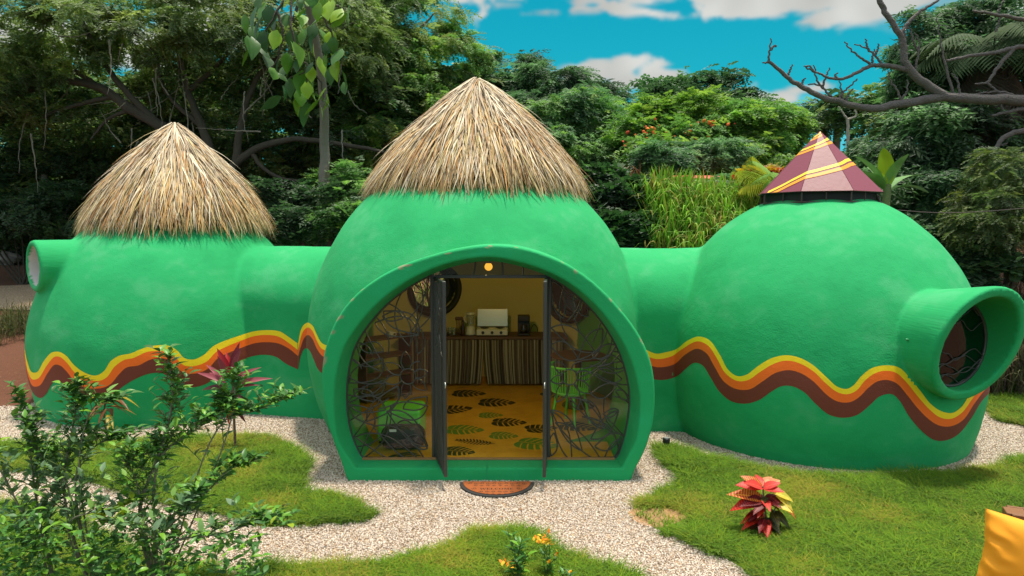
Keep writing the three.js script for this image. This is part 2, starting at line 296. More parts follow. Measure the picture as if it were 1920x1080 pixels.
function pass(p, q, grow = 0) {
  const ax = q.b[0] - q.a[0], az = q.b[1] - q.a[1], l = Math.hypot(ax, az), t = clamp(((p.x - q.a[0]) * ax + (p.z - q.a[1]) * az) / (l * l), 0, 1);
  return Math.hypot(p.x - q.a[0] - ax * t, p.z - q.a[1] - az * t, Math.max(p.y - q.y, 0)) - q.r - grow;
}
function tubeSD(p, t, r, s0, s1, round = .04) {
  const c = DOMES[t.d].c, x = p.x - c.x, z = p.z - c.z, s = x * t.u[0] + z * t.u[1], q = Math.hypot(x - s * t.u[0], z - s * t.u[1], p.y - t.y) - r - (t.flare ?? 0) * Math.min(s - t.s1, .1) + round, h = Math.max(s0 - s, s - s1 - (t.slant ?? 0) * (p.y - t.y)) + round;
  return Math.min(Math.max(q, h), 0) + Math.hypot(Math.max(q, 0), Math.max(h, 0)) - round;
}
const domesSD = (p, g = 0) => Math.min(ell(p, DOMES[0], g), ell(p, DOMES[1], g), ell(p, DOMES[2], g));
const passSD = (p, g = 0) => Math.min(pass(p, PASSAGES[0], g), pass(p, PASSAGES[1], g));
const bodySD = (p, g = 0) => smin(domesSD(p, g), passSD(p, g), .055) + .020 * noise(p.x * .9, p.y * 1.1, p.z * .9) + .006 * noise(p.x * 3.2, p.y * 3.2, p.z * 3.2);
const nearFrame = (p) => p.x > -2.7 && p.x < 2.2 && p.z > -9.6 && p.y < 2.9;
function frameSD(p) { const q = sdPoly(LIP, p.x, p.y) + .035, h = Math.max(p.z - FRAME_Z, -9.3 - p.z) + .035; return Math.min(Math.max(q, h), 0) + Math.hypot(Math.max(q, 0), Math.max(h, 0)) - .035; }
function holeSD(p) { return Math.max(sdPoly(HOLE, p.x, p.y) - Math.max(0, p.z - GLASS_Z) * .22 * smooth(.18, .5, p.y), -9.2 - p.z); }
function outerSD(p) {
  let d = bodySD(p);
  for (const t of TUBES) d = smin(d, tubeSD(p, t, t.R, t.s0, t.s1), t.slant ? .03 : .07);
  return d;
}
function innerSD(p) { let d = bodySD(p, -.13); for (const t of TUBES) d = Math.min(d, tubeSD(p, t, t.r, t.in0, 4, .001)); return d; }
function shellSD(p) { let d = smax(outerSD(p), -innerSD(p), .03); if (nearFrame(p)) d = Math.max(d, .035 - holeSD(p)); return Math.max(d, -.06 - p.y); }

function gradient(f, p, e = .004) {
  const q = p.clone(), g = V(0, 0, 0);
  for (const k of ['x', 'y', 'z']) { q[k] = p[k] + e; const a = f(q); q[k] = p[k] - e; g[k] = a - f(q); q[k] = p[k]; }
  return g.normalize();
}
const GREEN = [.006, .325, .098];
function surfaceNets(f, lo, hi, h) {
  const nx = Math.ceil((hi.x - lo.x) / h), ny = Math.ceil((hi.y - lo.y) / h), nz = Math.ceil((hi.z - lo.z) / h), B = 8;
  const vid = new Map(), verts = [], quads = [], val = new Map(), p = V(0, 0, 0), SY = nx + 2, SZ = SY * (ny + 2);
  const key = (i, j, k) => i + j * SY + k * SZ;
  const at = (i, j, k) => { const q = key(i, j, k); let v = val.get(q); if (v === undefined) { p.set(lo.x + i * h, lo.y + j * h, lo.z + k * h); v = f(p); val.set(q, v); } return v; };
  const reach = h * B * .5 * 1.74 * 1.25 + h;
  const cells = [];
  for (let bk = 0; bk < nz; bk += B) for (let bj = 0; bj < ny; bj += B) for (let bi = 0; bi < nx; bi += B) {
    p.set(lo.x + (bi + B / 2) * h, lo.y + (bj + B / 2) * h, lo.z + (bk + B / 2) * h);
    if (Math.abs(f(p)) > reach) continue;
    for (let k = bk; k < Math.min(bk + B, nz); k++) for (let j = bj; j < Math.min(bj + B, ny); j++) for (let i = bi; i < Math.min(bi + B, nx); i++) cells.push(i, j, k);
  }
  for (let n = 0; n < cells.length; n += 3) {
    const i = cells[n], j = cells[n + 1], k = cells[n + 2]; let mask = 0; const v = [];
    for (let c = 0; c < 8; c++) { const d = at(i + (c & 1), j + (c >> 1 & 1), k + (c >> 2)); v.push(d); if (d < 0) mask |= 1 << c; }
    if (mask === 0 || mask === 255) continue;
    let x = 0, y = 0, z = 0, m = 0;
    for (let a = 0; a < 8; a++) for (const bit of [1, 2, 4]) { const b = a | bit; if (b === a || (v[a] < 0) === (v[b] < 0)) continue; const t = v[a] / (v[a] - v[b]); x += (a & 1) + (bit === 1 ? t : 0); y += (a >> 1 & 1) + (bit === 2 ? t : 0); z += (a >> 2) + (bit === 4 ? t : 0); m++; }
    vid.set(key(i, j, k), verts.length); verts.push(V(lo.x + (i + x / m) * h, lo.y + (j + y / m) * h, lo.z + (k + z / m) * h));
  }
  for (let n = 0; n < cells.length; n += 3) {
    const i = cells[n], j = cells[n + 1], k = cells[n + 2], a = at(i, j, k);
    for (const [dx, dy, dz, e1, e2] of [[1, 0, 0, [0, 1, 0], [0, 0, 1]], [0, 1, 0, [0, 0, 1], [1, 0, 0]], [0, 0, 1, [1, 0, 0], [0, 1, 0]]]) {
      const b = at(i + dx, j + dy, k + dz); if ((a < 0) === (b < 0)) continue;
      const q = [vid.get(key(i, j, k)), vid.get(key(i - e1[0], j - e1[1], k - e1[2])), vid.get(key(i - e1[0] - e2[0], j - e1[1] - e2[1], k - e1[2] - e2[2])), vid.get(key(i - e2[0], j - e2[1], k - e2[2]))];
      if (q.some((t) => t === undefined)) continue; quads.push(a < 0 ? q : q.reverse());
    }
  }
  return { verts, quads };
}
const house = thing('dome_house', 'bright green house of three plastered domes with two thatched roofs and a wavy painted stripe', 'house');
const paint = new THREE.MeshStandardMaterial({ color: 0xffffff, vertexColors: true, roughness: .88, bumpMap: plasterBump, bumpScale: .006 });
{
  const { verts, quads } = surfaceNets(shellSD, V(-7.9, -.1, -13.4), V(6.5, 4.0, -6.86), .037);
  const normals = [], colors = [], uvs = [], kinds = [];
  for (const p of verts) {
    for (let i = 0; i < 2; i++) { const d = shellSD(p); const g = gradient(shellSD, p); p.addScaledVector(g, -d * .8); p.g = g; }
    const g = p.g; normals.push(g.x, g.y, g.z);
    const out = outerSD(p), ind = DOMES.map((e) => ell(p, e)), tubes = TUBES.map((t) => tubeSD(p, t, t.R, t.s0, t.s1));
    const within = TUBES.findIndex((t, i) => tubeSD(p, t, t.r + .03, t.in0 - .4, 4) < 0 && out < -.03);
    const inside = out < -.05 && !(nearFrame(p) && p.z > GLASS_Z - .05);
    let k = 'dome_wall';
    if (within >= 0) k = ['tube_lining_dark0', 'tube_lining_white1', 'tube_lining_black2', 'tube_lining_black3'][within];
    else if (inside) k = 'interior_wall';
    else if (tubes.some((t) => t < .012)) k = 'window_tube' + tubes.indexOf(Math.min(...tubes));
    else if (passSD(p) < domesSD(p)) k = 'passage_wall' + (p.x > 0 ? 1 : 0);
    else k = 'dome_wall' + ind.indexOf(Math.min(...ind));
    kinds.push(k);
    // thin, patchy coats of paint: cloudy chalk patches and darker brushed ones
    const n1 = fbm(p.x * 1.5, p.y * 2.2, p.z * 1.5, 5), n2 = fbm(p.x * 7 + 9, p.y * 9, p.z * 7, 3), chalk = smooth(-.05, .42, n1 * .9 + n2 * .5), dark = smooth(.05, .4, -n1 + n2 * .3);
    let col = [GREEN[0] + .03 * chalk - .004 * dark, GREEN[1] * (1 + .08 * chalk - .10 * dark), GREEN[2] * (1 + .32 * chalk - .12 * dark)];
    if (k === 'interior_wall') col = p.z < -10.7 && p.x < 1.1 && p.x > -2.3 ? [.62, .52, .20] : [.07, .30, .07];
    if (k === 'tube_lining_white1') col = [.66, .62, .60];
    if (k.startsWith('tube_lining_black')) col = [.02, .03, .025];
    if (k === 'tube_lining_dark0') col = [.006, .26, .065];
    colors.push(...col);
  }
  const parts = new Map();
  for (const q of quads) { const k = kinds[q[0]]; if (!parts.has(k)) parts.set(k, []); parts.get(k).push(q[0], q[1], q[2], q[0], q[2], q[3]); }
  const uvOf = (k, p) => { if (/^(passage|interior|tube_l)/.test(k)) return [p.x * .8 + 3, p.y * .8 + p.z * .3]; const n = k.startsWith('window') ? TUBES[+k.slice(-1)].d : +k.slice(-1), e = DOMES[n]; return [Math.atan2(p.x - e.c.x, p.z - e.c.z) * e.a * .8, p.y * .8]; };
  const labels = { dome_wall0: 'left dome of plastered wall', dome_wall1: 'middle dome of plastered wall, the tallest', dome_wall2: 'right dome of plastered wall under the painted metal roof', passage_wall0: 'low passage wall joining the left and middle domes', passage_wall1: 'low passage wall joining the middle and right domes', window_tube0: 'large window tube on the right dome', window_tube1: 'small window tube on the left dome' };
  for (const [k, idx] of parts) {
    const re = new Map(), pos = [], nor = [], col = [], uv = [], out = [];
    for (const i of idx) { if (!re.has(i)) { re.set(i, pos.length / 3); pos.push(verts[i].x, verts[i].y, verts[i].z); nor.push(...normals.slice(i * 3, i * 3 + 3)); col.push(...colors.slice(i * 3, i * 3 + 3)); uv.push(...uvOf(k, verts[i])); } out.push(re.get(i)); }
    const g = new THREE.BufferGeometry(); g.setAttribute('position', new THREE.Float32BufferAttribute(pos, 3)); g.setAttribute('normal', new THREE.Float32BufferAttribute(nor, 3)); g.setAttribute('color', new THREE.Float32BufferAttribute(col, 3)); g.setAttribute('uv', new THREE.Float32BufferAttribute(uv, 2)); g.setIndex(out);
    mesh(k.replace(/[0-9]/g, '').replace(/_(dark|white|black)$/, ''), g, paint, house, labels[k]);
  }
}
// the door surround: a deep plastered rim standing proud of the middle dome
{
  const c = V(-.265, .95, 0), ang = [], cast = (pts, a) => { const dx = Math.sin(a), dy = -Math.cos(a); let best = 0; pts.forEach((A, i) => { const B = pts[(i + 1) % pts.length], ex = B.x - A.x, ey = B.y - A.y, den = dx * ey - dy * ex; if (Math.abs(den) < 1e-9) return; const ax = A.x - c.x, ay = A.y - c.y, t = (ax * ey - ay * ex) / den, u = (ax * dy - ay * dx) / den; if (u >= -1e-6 && u <= 1 + 1e-6 && t > best) best = t; }); return best; };
  for (let i = 0; i < 300; i++) ang.push(i / 300 * 2 * Math.PI);
  for (const k of [HOLE[0], HOLE[HOLE.length - 1]]) { const a = Math.atan2(k.x - c.x, -(k.y - c.y)); ang.push((a + 2 * Math.PI) % (2 * Math.PI)); }
  ang.sort((a, b) => a - b);
  const rings = [], at = (a, r, z) => V(c.x + Math.sin(a) * r, c.y - Math.cos(a) * r, z), b = .028;
  const cols = ang.map((a) => {
    const lo = cast(LIP, a), hi = cast(HOLE, a), side = smooth(.18, .5, at(a, hi, 0).y), fr = hi + .055 * side, w = .006 * noise(Math.sin(a) * 3, Math.cos(a) * 3, 4), col = [];
    let zb = FRAME_Z - .06; const p = at(a, lo, zb); while (zb > -9.4 && bodySD(p) > -.06) { zb -= .02; p.z = zb; }
    for (let k = 0; k <= 7; k++) col.push(at(a, lo + w, lerp(zb, FRAME_Z - b, k / 7)));
    for (const q of [.35, .7, 1]) col.push(at(a, lo + w - b * (1 - Math.cos(q * Math.PI / 2)), FRAME_Z - b + b * Math.sin(q * Math.PI / 2) + w));
    for (let k = 1; k < 5; k++) col.push(at(a, lerp(lo - b, fr + b, k / 5), FRAME_Z + w + .003 * noise(Math.sin(a) * 6, Math.cos(a) * 6, k)));
    for (const q of [0, .35, .7, 1]) col.push(at(a, fr + b * (1 - Math.sin(q * Math.PI / 2)), FRAME_Z - b + b * Math.cos(q * Math.PI / 2)));
    for (let k = 1; k <= 4; k++) col.push(at(a, lerp(fr, hi, k / 4), lerp(FRAME_Z - b, GLASS_Z, k / 4)));
    let zi = GLASS_Z - .06; const s = at(a, hi + .02, zi); while (zi > -9.0 && bodySD(s, -.13) > .01) { zi -= .02; s.z = zi; }
    for (let k = 1; k <= 3; k++) col.push(at(a, hi, lerp(GLASS_Z, Math.min(zi, GLASS_Z - .06), k / 3)));
    return col;
  });
  const n = cols.length, m = cols[0].length, pos = [], uv = [], col = [], idx = [];
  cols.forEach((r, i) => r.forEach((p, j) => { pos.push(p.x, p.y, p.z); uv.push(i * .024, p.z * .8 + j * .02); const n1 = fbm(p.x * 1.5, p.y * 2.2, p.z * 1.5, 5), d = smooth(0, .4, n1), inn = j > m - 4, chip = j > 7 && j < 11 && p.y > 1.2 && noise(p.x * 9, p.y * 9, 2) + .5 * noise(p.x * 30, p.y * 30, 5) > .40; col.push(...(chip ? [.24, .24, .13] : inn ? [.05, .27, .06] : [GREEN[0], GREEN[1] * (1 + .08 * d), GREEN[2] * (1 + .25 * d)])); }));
  for (let i = 0; i < n; i++) for (let j = 0; j < m - 1; j++) { const a = i * m + j, d = ((i + 1) % n) * m + j; idx.push(a, d, a + 1, a + 1, d, d + 1); }
  const g = new THREE.BufferGeometry(); g.setAttribute('position', new THREE.Float32BufferAttribute(pos, 3)); g.setAttribute('uv', new THREE.Float32BufferAttribute(uv, 2)); g.setAttribute('color', new THREE.Float32BufferAttribute(col, 3)); g.setIndex(idx); g.computeVertexNormals();
  mesh('door_surround', g, paint, house, 'deep rounded plaster rim round the glass doors');
}
// the painted wave: yellow over orange over brown, one coat thick on the plaster
{
  const hit = (px, py) => {
    const d = dirOf(px, py).normalize(), p = V(0, CAM_H, 0); let best = 1e9, bp = null;
    p.addScaledVector(d, 6.5);
    for (let i = 0; i < 220; i++) { const s = bodySD(p); if (s < best) { best = s; bp = p.clone(); } if (s < .0006 || p.z < -14) break; p.addScaledVector(d, Math.max(s * .8, .0008)); }
    for (let i = 0; i < 3; i++) { const g = gradient(bodySD, bp); bp.addScaledVector(g, -bodySD(bp)); }
    return bp.addScaledVector(gradient(bodySD, bp), .004);
  };
  const waves = [
    { o: [1200, 540], lines: [
      [[-90, 200], [-30, 207], [20, 230], [60, 246], [100, 240], [140, 228], [175, 200], [220, 182], [260, 195], [300, 250], [330, 305], [365, 330], [400, 325], [440, 295], [490, 265], [545, 252], [600, 262], [650, 290], [700, 335], [740, 370], [775, 378], [800, 365], [830, 330], [870, 300], [920, 290], [970, 298], [1010, 335], [1050, 385], [1090, 435], [1130, 462], [1170, 468], [1205, 445], [1240, 390], [1275, 345], [1322, 300]],
      [[-90, 226], [-30, 232], [20, 254], [65, 266], [120, 255], [160, 228], [215, 200], [255, 215], [290, 265], [320, 318], [365, 348], [405, 345], [450, 315], [500, 285], [550, 272], [600, 283], [650, 312], [700, 360], [740, 390], [775, 398], [810, 385], [845, 345], [880, 320], [920, 310], [960, 318], [1000, 355], [1040, 405], [1085, 455], [1125, 485], [1165, 490], [1205, 468], [1245, 415], [1285, 360], [1322, 325]],
      [[-90, 258], [-30, 264], [20, 285], [72, 297], [130, 285], [170, 250], [215, 228], [250, 245], [280, 295], [315, 350], [360, 378], [410, 380], [460, 350], [505, 320], [555, 308], [600, 318], [650, 350], [700, 400], [740, 425], [785, 428], [820, 410], [855, 375], [890, 350], [930, 345], [965, 360], [1000, 400], [1040, 450], [1080, 490], [1120, 515], [1165, 518], [1210, 495], [1255, 430], [1290, 385], [1322, 352]],
      [[-90, 308], [-30, 314], [20, 333], [80, 345], [140, 330], [175, 300], [205, 280], [235, 290], [265, 335], [300, 390], [345, 425], [400, 433], [450, 418], [490, 390], [530, 368], [570, 368], [615, 390], [660, 435], [710, 475], [765, 486], [815, 475], [860, 440], [900, 405], [945, 398], [975, 425], [1005, 475], [1050, 530], [1100, 568], [1140, 572], [1190, 550], [1240, 490], [1280, 425], [1322, 380]]] },
    { o: [0, 540], lines: [
      [[93, 225], [105, 280], [120, 315], [140, 315], [165, 275], [195, 242], [225, 240], [250, 255], [280, 290], [320, 318], [360, 328], [390, 312], [415, 275], [445, 255], [490, 245], [540, 225], [580, 216], [630, 216], [665, 235], [690, 262], [725, 268], [765, 250], [800, 218], [850, 195], [900, 178], [950, 163], [1000, 158], [1050, 163], [1085, 185], [1116, 207]],
      [[95, 255], [105, 310], [122, 342], [145, 338], [175, 292], [205, 258], [225, 258], [250, 278], [285, 320], [330, 343], [370, 348], [400, 335], [430, 295], [465, 270], [500, 262], [550, 240], [585, 236], [625, 238], [660, 262], [690, 290], [730, 292], [775, 275], [810, 240], [860, 215], [910, 195], [955, 180], [1000, 176], [1045, 182], [1085, 207], [1117, 232]],
      [[97, 285], [108, 335], [125, 368], [150, 365], [180, 318], [205, 288], [225, 290], [250, 312], [285, 355], [330, 375], [380, 375], [415, 360], [445, 325], [475, 298], [520, 290], [560, 270], [595, 262], [630, 268], [660, 295], [690, 318], [735, 320], [780, 302], [815, 265], [860, 242], [910, 222], [955, 207], [1000, 203], [1045, 208], [1085, 228], [1118, 255]],
      [[100, 325], [115, 375], [135, 405], [155, 412], [175, 395], [195, 360], [212, 347], [232, 355], [265, 385], [310, 405], [370, 410], [420, 402], [460, 370], [500, 345], [545, 325], [580, 318], [610, 320], [645, 345], [680, 368], [725, 372], [775, 358], [820, 325], [860, 295], [905, 270], [950, 255], [995, 250], [1035, 258], [1075, 285], [1118, 305]]] },
    { o: [0, 540], lines: [
      [[1119, 206], [1128, 160], [1140, 138], [1155, 130], [1172, 140], [1188, 172], [1205, 203], [1220, 213], [1262, 214], [1300, 190]],
      [[1119, 231], [1130, 180], [1143, 155], [1157, 148], [1172, 160], [1188, 195], [1205, 225], [1220, 233], [1262, 235], [1300, 212]],
      [[1119, 255], [1130, 215], [1143, 185], [1156, 176], [1172, 190], [1188, 225], [1205, 250], [1220, 260], [1262, 262], [1300, 240]],
      [[1120, 303], [1128, 255], [1140, 230], [1150, 225], [1162, 235], [1178, 270], [1192, 302], [1208, 318], [1222, 316], [1262, 308], [1300, 285]]] },
  ];
  const tones = [[.90, .62, .003], [.90, .135, .002], [.16, .026, .010]], names = ['yellow_stripe', 'orange_stripe', 'brown_stripe'];
  const mats = tones.map((c) => mat(c, .75, { bumpMap: plasterBump, bumpScale: .004, side: THREE.DoubleSide }));
  for (const w of waves) {
    const n = w.lines[0].length > 15 ? 240 : 90, curves = w.lines.map((l) => { const c = new THREE.CatmullRomCurve3(l.map(([x, y]) => V(w.o[0] + x / 2 * (w.o[0] ? 1 : 1), w.o[1] + y / 2, 0)), false, 'centripetal'); c.arcLengthDivisions = 600; return c.getSpacedPoints(n); });
    for (let b = 0; b < 3; b++) {
      const rows = 4, pos = [], idx = [], uv = [];
      for (let i = 0; i <= n; i++) for (let r = 0; r <= rows; r++) { const q = curves[b][i].clone().lerp(curves[b + 1][i], r / rows), h = hit(q.x, q.y); pos.push(h.x, h.y, h.z); uv.push(h.x, h.y); }
      for (let i = 0; i < n; i++) for (let r = 0; r < rows; r++) { const a = i * (rows + 1) + r, c = a + rows + 1; idx.push(a, a + 1, c, a + 1, c + 1, c); }
      const g = new THREE.BufferGeometry(); g.setAttribute('position', new THREE.Float32BufferAttribute(pos, 3)); g.setAttribute('uv', new THREE.Float32BufferAttribute(uv, 2)); g.setIndex(idx); g.computeVertexNormals();
      mesh(names[b], g, mats[b], house);
    }
  }
}
// thatched roofs
function thatch(cx, cz, apexY, rimY, R, seed, label) {
  const rnd = mulberry(seed), H = apexY - rimY, prof = (t) => R * (1 - Math.pow(1 - t, 1.36));
  const pts = []; for (let i = 0; i <= 14; i++) { const t = i / 14; pts.push([Math.max(prof(t) - .05, .001), apexY - .05 - t * (H - .08)]); }
  pts.push([R * .72, rimY + .02]);
  const base = mesh('thatched_roof', xf(lathe(pts, 48), cx, 0, cz), mat([.10, .065, .03], 1), house, label);
  const strand = (() => {  // a dry palm leaflet, one unit long down -y, arching outwards (+z)
    const pos = [], idx = [], rows = 4;
    for (let i = 0; i <= rows; i++) { const t = i / rows, w = .5 * (t < .15 ? .7 : 1 - Math.pow(t, 3) * .92); for (const s of [-1, 0, 1]) pos.push(s * w, -t, .06 * Math.sin(t * 3.1) + (s ? 0 : .012) * (1 - t)); }
    for (let i = 0; i < rows; i++) for (const k of [0, 1]) { const a = i * 3 + k, b = a + 3; idx.push(a, b, a + 1, a + 1, b, b + 1); }
    const g = new THREE.BufferGeometry(); g.setAttribute('position', new THREE.Float32BufferAttribute(pos, 3)); g.setIndex(idx); g.computeVertexNormals(); return g;
  })();
  const ms = [], cs = [], m = new THREE.Matrix4(), q = new THREE.Quaternion();
  const pale = [[.54, .44, .31], [.46, .36, .24], [.62, .53, .39], [.38, .28, .18]], gold = [[.47, .31, .13], [.41, .24, .085], [.53, .38, .18], [.34, .18, .06], [.40, .19, .055], [.20, .11, .05], [.57, .44, .25], [.38, .29, .12]];
  const layers = 17;
  for (let l = 0; l < layers; l++) {
    const t0 = l / (layers - 1) * .9, r0 = prof(t0), cnt = Math.round(90 + r0 * 620 * (R / 1.5));
    for (let i = 0; i < cnt; i++) {
      const t = clamp(t0 + (rnd() - .5) * .08, 0.0, .93), a = rnd() * 2 * Math.PI + .3 * noise(l, i * .1, seed), r = Math.max(prof(t), .01), e = .02;
      const ta = clamp(t, .02, .9), slope = V(0, -H * e, 0), dr = prof(ta + e) - prof(ta);
      const down = V(Math.sin(a) * dr, slope.y, Math.cos(a) * dr).normalize(), side = V(Math.cos(a), 0, -Math.sin(a));
      const rim = smooth(.72, .92, t); down.lerp(V(Math.sin(a) * .22, -1, Math.cos(a) * .22).normalize(), rim * (.08 + rnd() * .38)).normalize();
      const lean = (rnd() - .5) * (.42 + .6 * rim * rnd()) + .3 * noise(Math.sin(a) * 4 + l, Math.cos(a) * 4, seed + l); down.addScaledVector(side, lean).normalize();
      const out = side.clone().cross(down).normalize(); if (out.y < 0) out.negate();
      const lift = .0 + rnd() * .09 + .02 * rim + (rnd() < .05 ? .22 : 0); const d2 = down.clone().addScaledVector(out, lift * .6).normalize();
      const y = d2.clone().negate(), z = out.clone().sub(y.clone().multiplyScalar(out.dot(y))).normalize(), x = y.clone().cross(z), tw = (rnd() - .5) * 1.2;
      const bx = x.clone().multiplyScalar(Math.cos(tw)).addScaledVector(z, Math.sin(tw)), bz = bx.clone().cross(y);
      const len = (.42 + rnd() * .38) * (l === 0 ? .8 : 1) * (rim > .5 ? .75 : 1), wid = .009 + rnd() * .015;
      const o = V(cx + Math.sin(a) * r, apexY - t * H, cz + Math.cos(a) * r).addScaledVector(out, rnd() * .05);
      m.makeBasis(bx.multiplyScalar(wid), y.multiplyScalar(len), bz.multiplyScalar(len)); m.setPosition(o); ms.push(m.clone());
      const pal = rnd() < .85 - t * .78 ? pale : gold; const pick = clamp(.5 + .9 * noise(Math.sin(a) * 5, t * 4, Math.cos(a) * 5 + seed) + (rnd() - .5) * .9, 0, .999); cs.push(C(...pal[pick * pal.length | 0]).multiplyScalar(.72 + rnd() * .56));
    }
  }
  for (let i = 0; i < 900 * R; i++) {
    const a = rnd() * 6.283, tuft = noise(Math.sin(a) * 7, Math.cos(a) * 7, seed); if (tuft < -.25 && rnd() < .7) continue;
    const r = R * (.86 + rnd() * .13), len = .18 + rnd() * .34 + .22 * tuft, wid = .008 + rnd() * .012, down = V(Math.sin(a) * (.1 + rnd() * .25), -1, Math.cos(a) * (.1 + rnd() * .25)).addScaledVector(V(Math.cos(a), 0, -Math.sin(a)), (rnd() - .5) * .5).normalize(), z = V(Math.sin(a), 0, Math.cos(a)), y = down.clone().negate(), x = y.clone().cross(z).normalize(); z.copy(x).cross(y);
    m.makeBasis(x.multiplyScalar(wid), y.multiplyScalar(len), z.multiplyScalar(len)); m.setPosition(cx + Math.sin(a) * r, rimY + .16 + rnd() * .10, cz + Math.cos(a) * r); ms.push(m.clone()); cs.push(C(...gold[rnd() * gold.length | 0]).multiplyScalar(.6 + rnd() * .5));
  }
  inst('thatch', strand, pmat([1, 1, 1], .75, { side: THREE.DoubleSide }), ms, cs, base);
}
thatch(-5.44, -11.2, 4.43, 2.95, 1.22, 21, 'thatched roof of dry palm leaves on the left dome');
thatch(-.50, -9.9, 4.86, 3.42, 1.36, 22, 'larger thatched roof of dry palm leaves on the middle dome');
// painted sheet-metal roof on the right dome
{
  const cx = 4.20, cz = -9.46, rimY = 3.24, apexY = 4.09, R = .81, rot = (-13.5 - 24.5) * Math.PI / 180, face = 24.5 * Math.PI / 180;
  const at = (deg, h, proud = 0) => {   // a point on the eight-sided pyramid: angle seen from the camera's side, height share
    const a = deg * Math.PI / 180 - face, v0 = (-13.5) * Math.PI / 180 - face, loc = ((a - v0) % (Math.PI / 4) + Math.PI / 4) % (Math.PI / 4) - Math.PI / 8, ap = R * Math.cos(Math.PI / 8) + proud, r = ap / Math.cos(loc) * (1 - h);
    return V(cx + Math.sin(a) * (r + (h > .99 ? .002 : 0)), rimY + h * (apexY - rimY) + proud * .6, cz + Math.cos(a) * r);
  };
  const roof = new THREE.Group(); roof.name = 'metal_roof'; roof.userData.label = 'eight-sided metal roof painted maroon with yellow and orange spiral stripes'; house.add(roof);
  const maroon = [[.16, .024, .040], [.19, .036, .062], [.17, .030, .058]].map((c) => pmat(c, .5, { specularIntensity: .8, bumpMap: plasterBump, bumpScale: .003, side: THREE.DoubleSide }));
  for (let k = 0; k < 8; k++) {
    const d0 = -13.5 + k * 45, d1 = d0 + 45, g0 = .25, a = at(d0 + g0, 0), b = at(d1 - g0, 0), t = at((d0 + d1) / 2, .992);
    const n = b.clone().sub(a).cross(t.clone().sub(a)).normalize(), pts = [a, b, t], inn = pts.map((p) => p.clone().addScaledVector(n, -.012)), pos = [];
    const tri = (p, q, r) => pos.push(...p.toArray(), ...q.toArray(), ...r.toArray());
    tri(a, b, t); tri(inn[0], inn[2], inn[1]); for (let i = 0; i < 3; i++) { const j = (i + 1) % 3; tri(pts[i], inn[i], pts[j]); tri(pts[j], inn[i], inn[j]); }
    const g = new THREE.BufferGeometry(); g.setAttribute('position', new THREE.Float32BufferAttribute(pos, 3)); g.setAttribute('uv', new THREE.Float32BufferAttribute(pos.filter((_, i) => i % 3 < 2), 2)); g.computeVertexNormals();
    mesh('roof_panel', g, maroon[k % 3], roof);
  }
  const spiral = [[-52, -.02], [-30, .16], [-13.5, .265], [10, .335], [31.5, .395], [60, .47], [110, .545], [200, .61], [302, .665], [346, .735], [391, .81], [440, .85], [560, .87], [662, .885], [706, .925], [751, .965]];
  const hAt = (d) => { for (let i = 1; i < spiral.length; i++) if (d <= spiral[i][0]) return lerp(spiral[i - 1][1], spiral[i][1], (d - spiral[i - 1][0]) / (spiral[i][0] - spiral[i - 1][0])); return 1; };
  for (const [o0, o1, c, nm] of [[.0, .052, [.78, .55, .03], 'yellow_roof_stripe'], [-.085, -.028, [.80, .29, .01], 'orange_roof_stripe']]) {
    const pos = [], idx = []; let n = 0;
    for (let d = -52; d <= 750; d += 1.5) { const h = hAt(d), k = 1 - .35 * h; const lo = at(d, clamp(h + o0 * k, 0, .985), .005), hi = at(d, clamp(h + o1 * k, 0, .99), .005); pos.push(...lo.toArray(), ...hi.toArray()); if (n) idx.push(n * 2 - 2, n * 2, n * 2 - 1, n * 2 - 1, n * 2, n * 2 + 1); n++; }
    const g = new THREE.BufferGeometry(); g.setAttribute('position', new THREE.Float32BufferAttribute(pos, 3)); g.setIndex(idx); g.computeVertexNormals();
    mesh(nm, g, pmat(c, .55, { side: THREE.DoubleSide }), roof);
  }
  const dark = mat([.012, .012, .012], .6), iron = mat([.05, .03, .025], .5);
  mesh('vent_screen', xf(new THREE.CylinderGeometry(.72, .72, .36, 8, 1, true), cx, 3.05, cz, -face - 13.5 * Math.PI / 180), mat([.010, .011, .011], .8, { side: THREE.DoubleSide }), roof);
  const ring = [...Array(9)].map((_, k) => at(-13.5 + k * 45, .05)); ring.forEach((p) => { p.y = 3.10; }); mesh('roof_ring', tube(ring, .014, 6), iron, roof);
  for (let k = 0; k < 8; k++) { const p = at(-13.5 + k * 45, .06); mesh('roof_post', tube([V(p.x, 2.9, p.z), V(p.x, 3.24, p.z)], .012, 6), iron, roof); const m2 = at(9 + k * 45, .07); mesh('roof_post', tube([V(m2.x, 3.08, m2.z), V(m2.x, 3.24, m2.z)], .009, 6), iron, roof); }
  mesh('roof_strut', tube([at(76.5, .12).setY(3.23), at(76.5, -.02).setY(3.02)], .012, 6), iron, roof);
  const drop = at(76.5, 0); mesh('roof_cable', tube(spline([V(drop.x - .05, 3.02, drop.z), V(drop.x + 1.2, 2.98, drop.z - .6), V(drop.x + 5, 3.2, drop.z - 3)], 14), .006, 5), iron, roof);
}
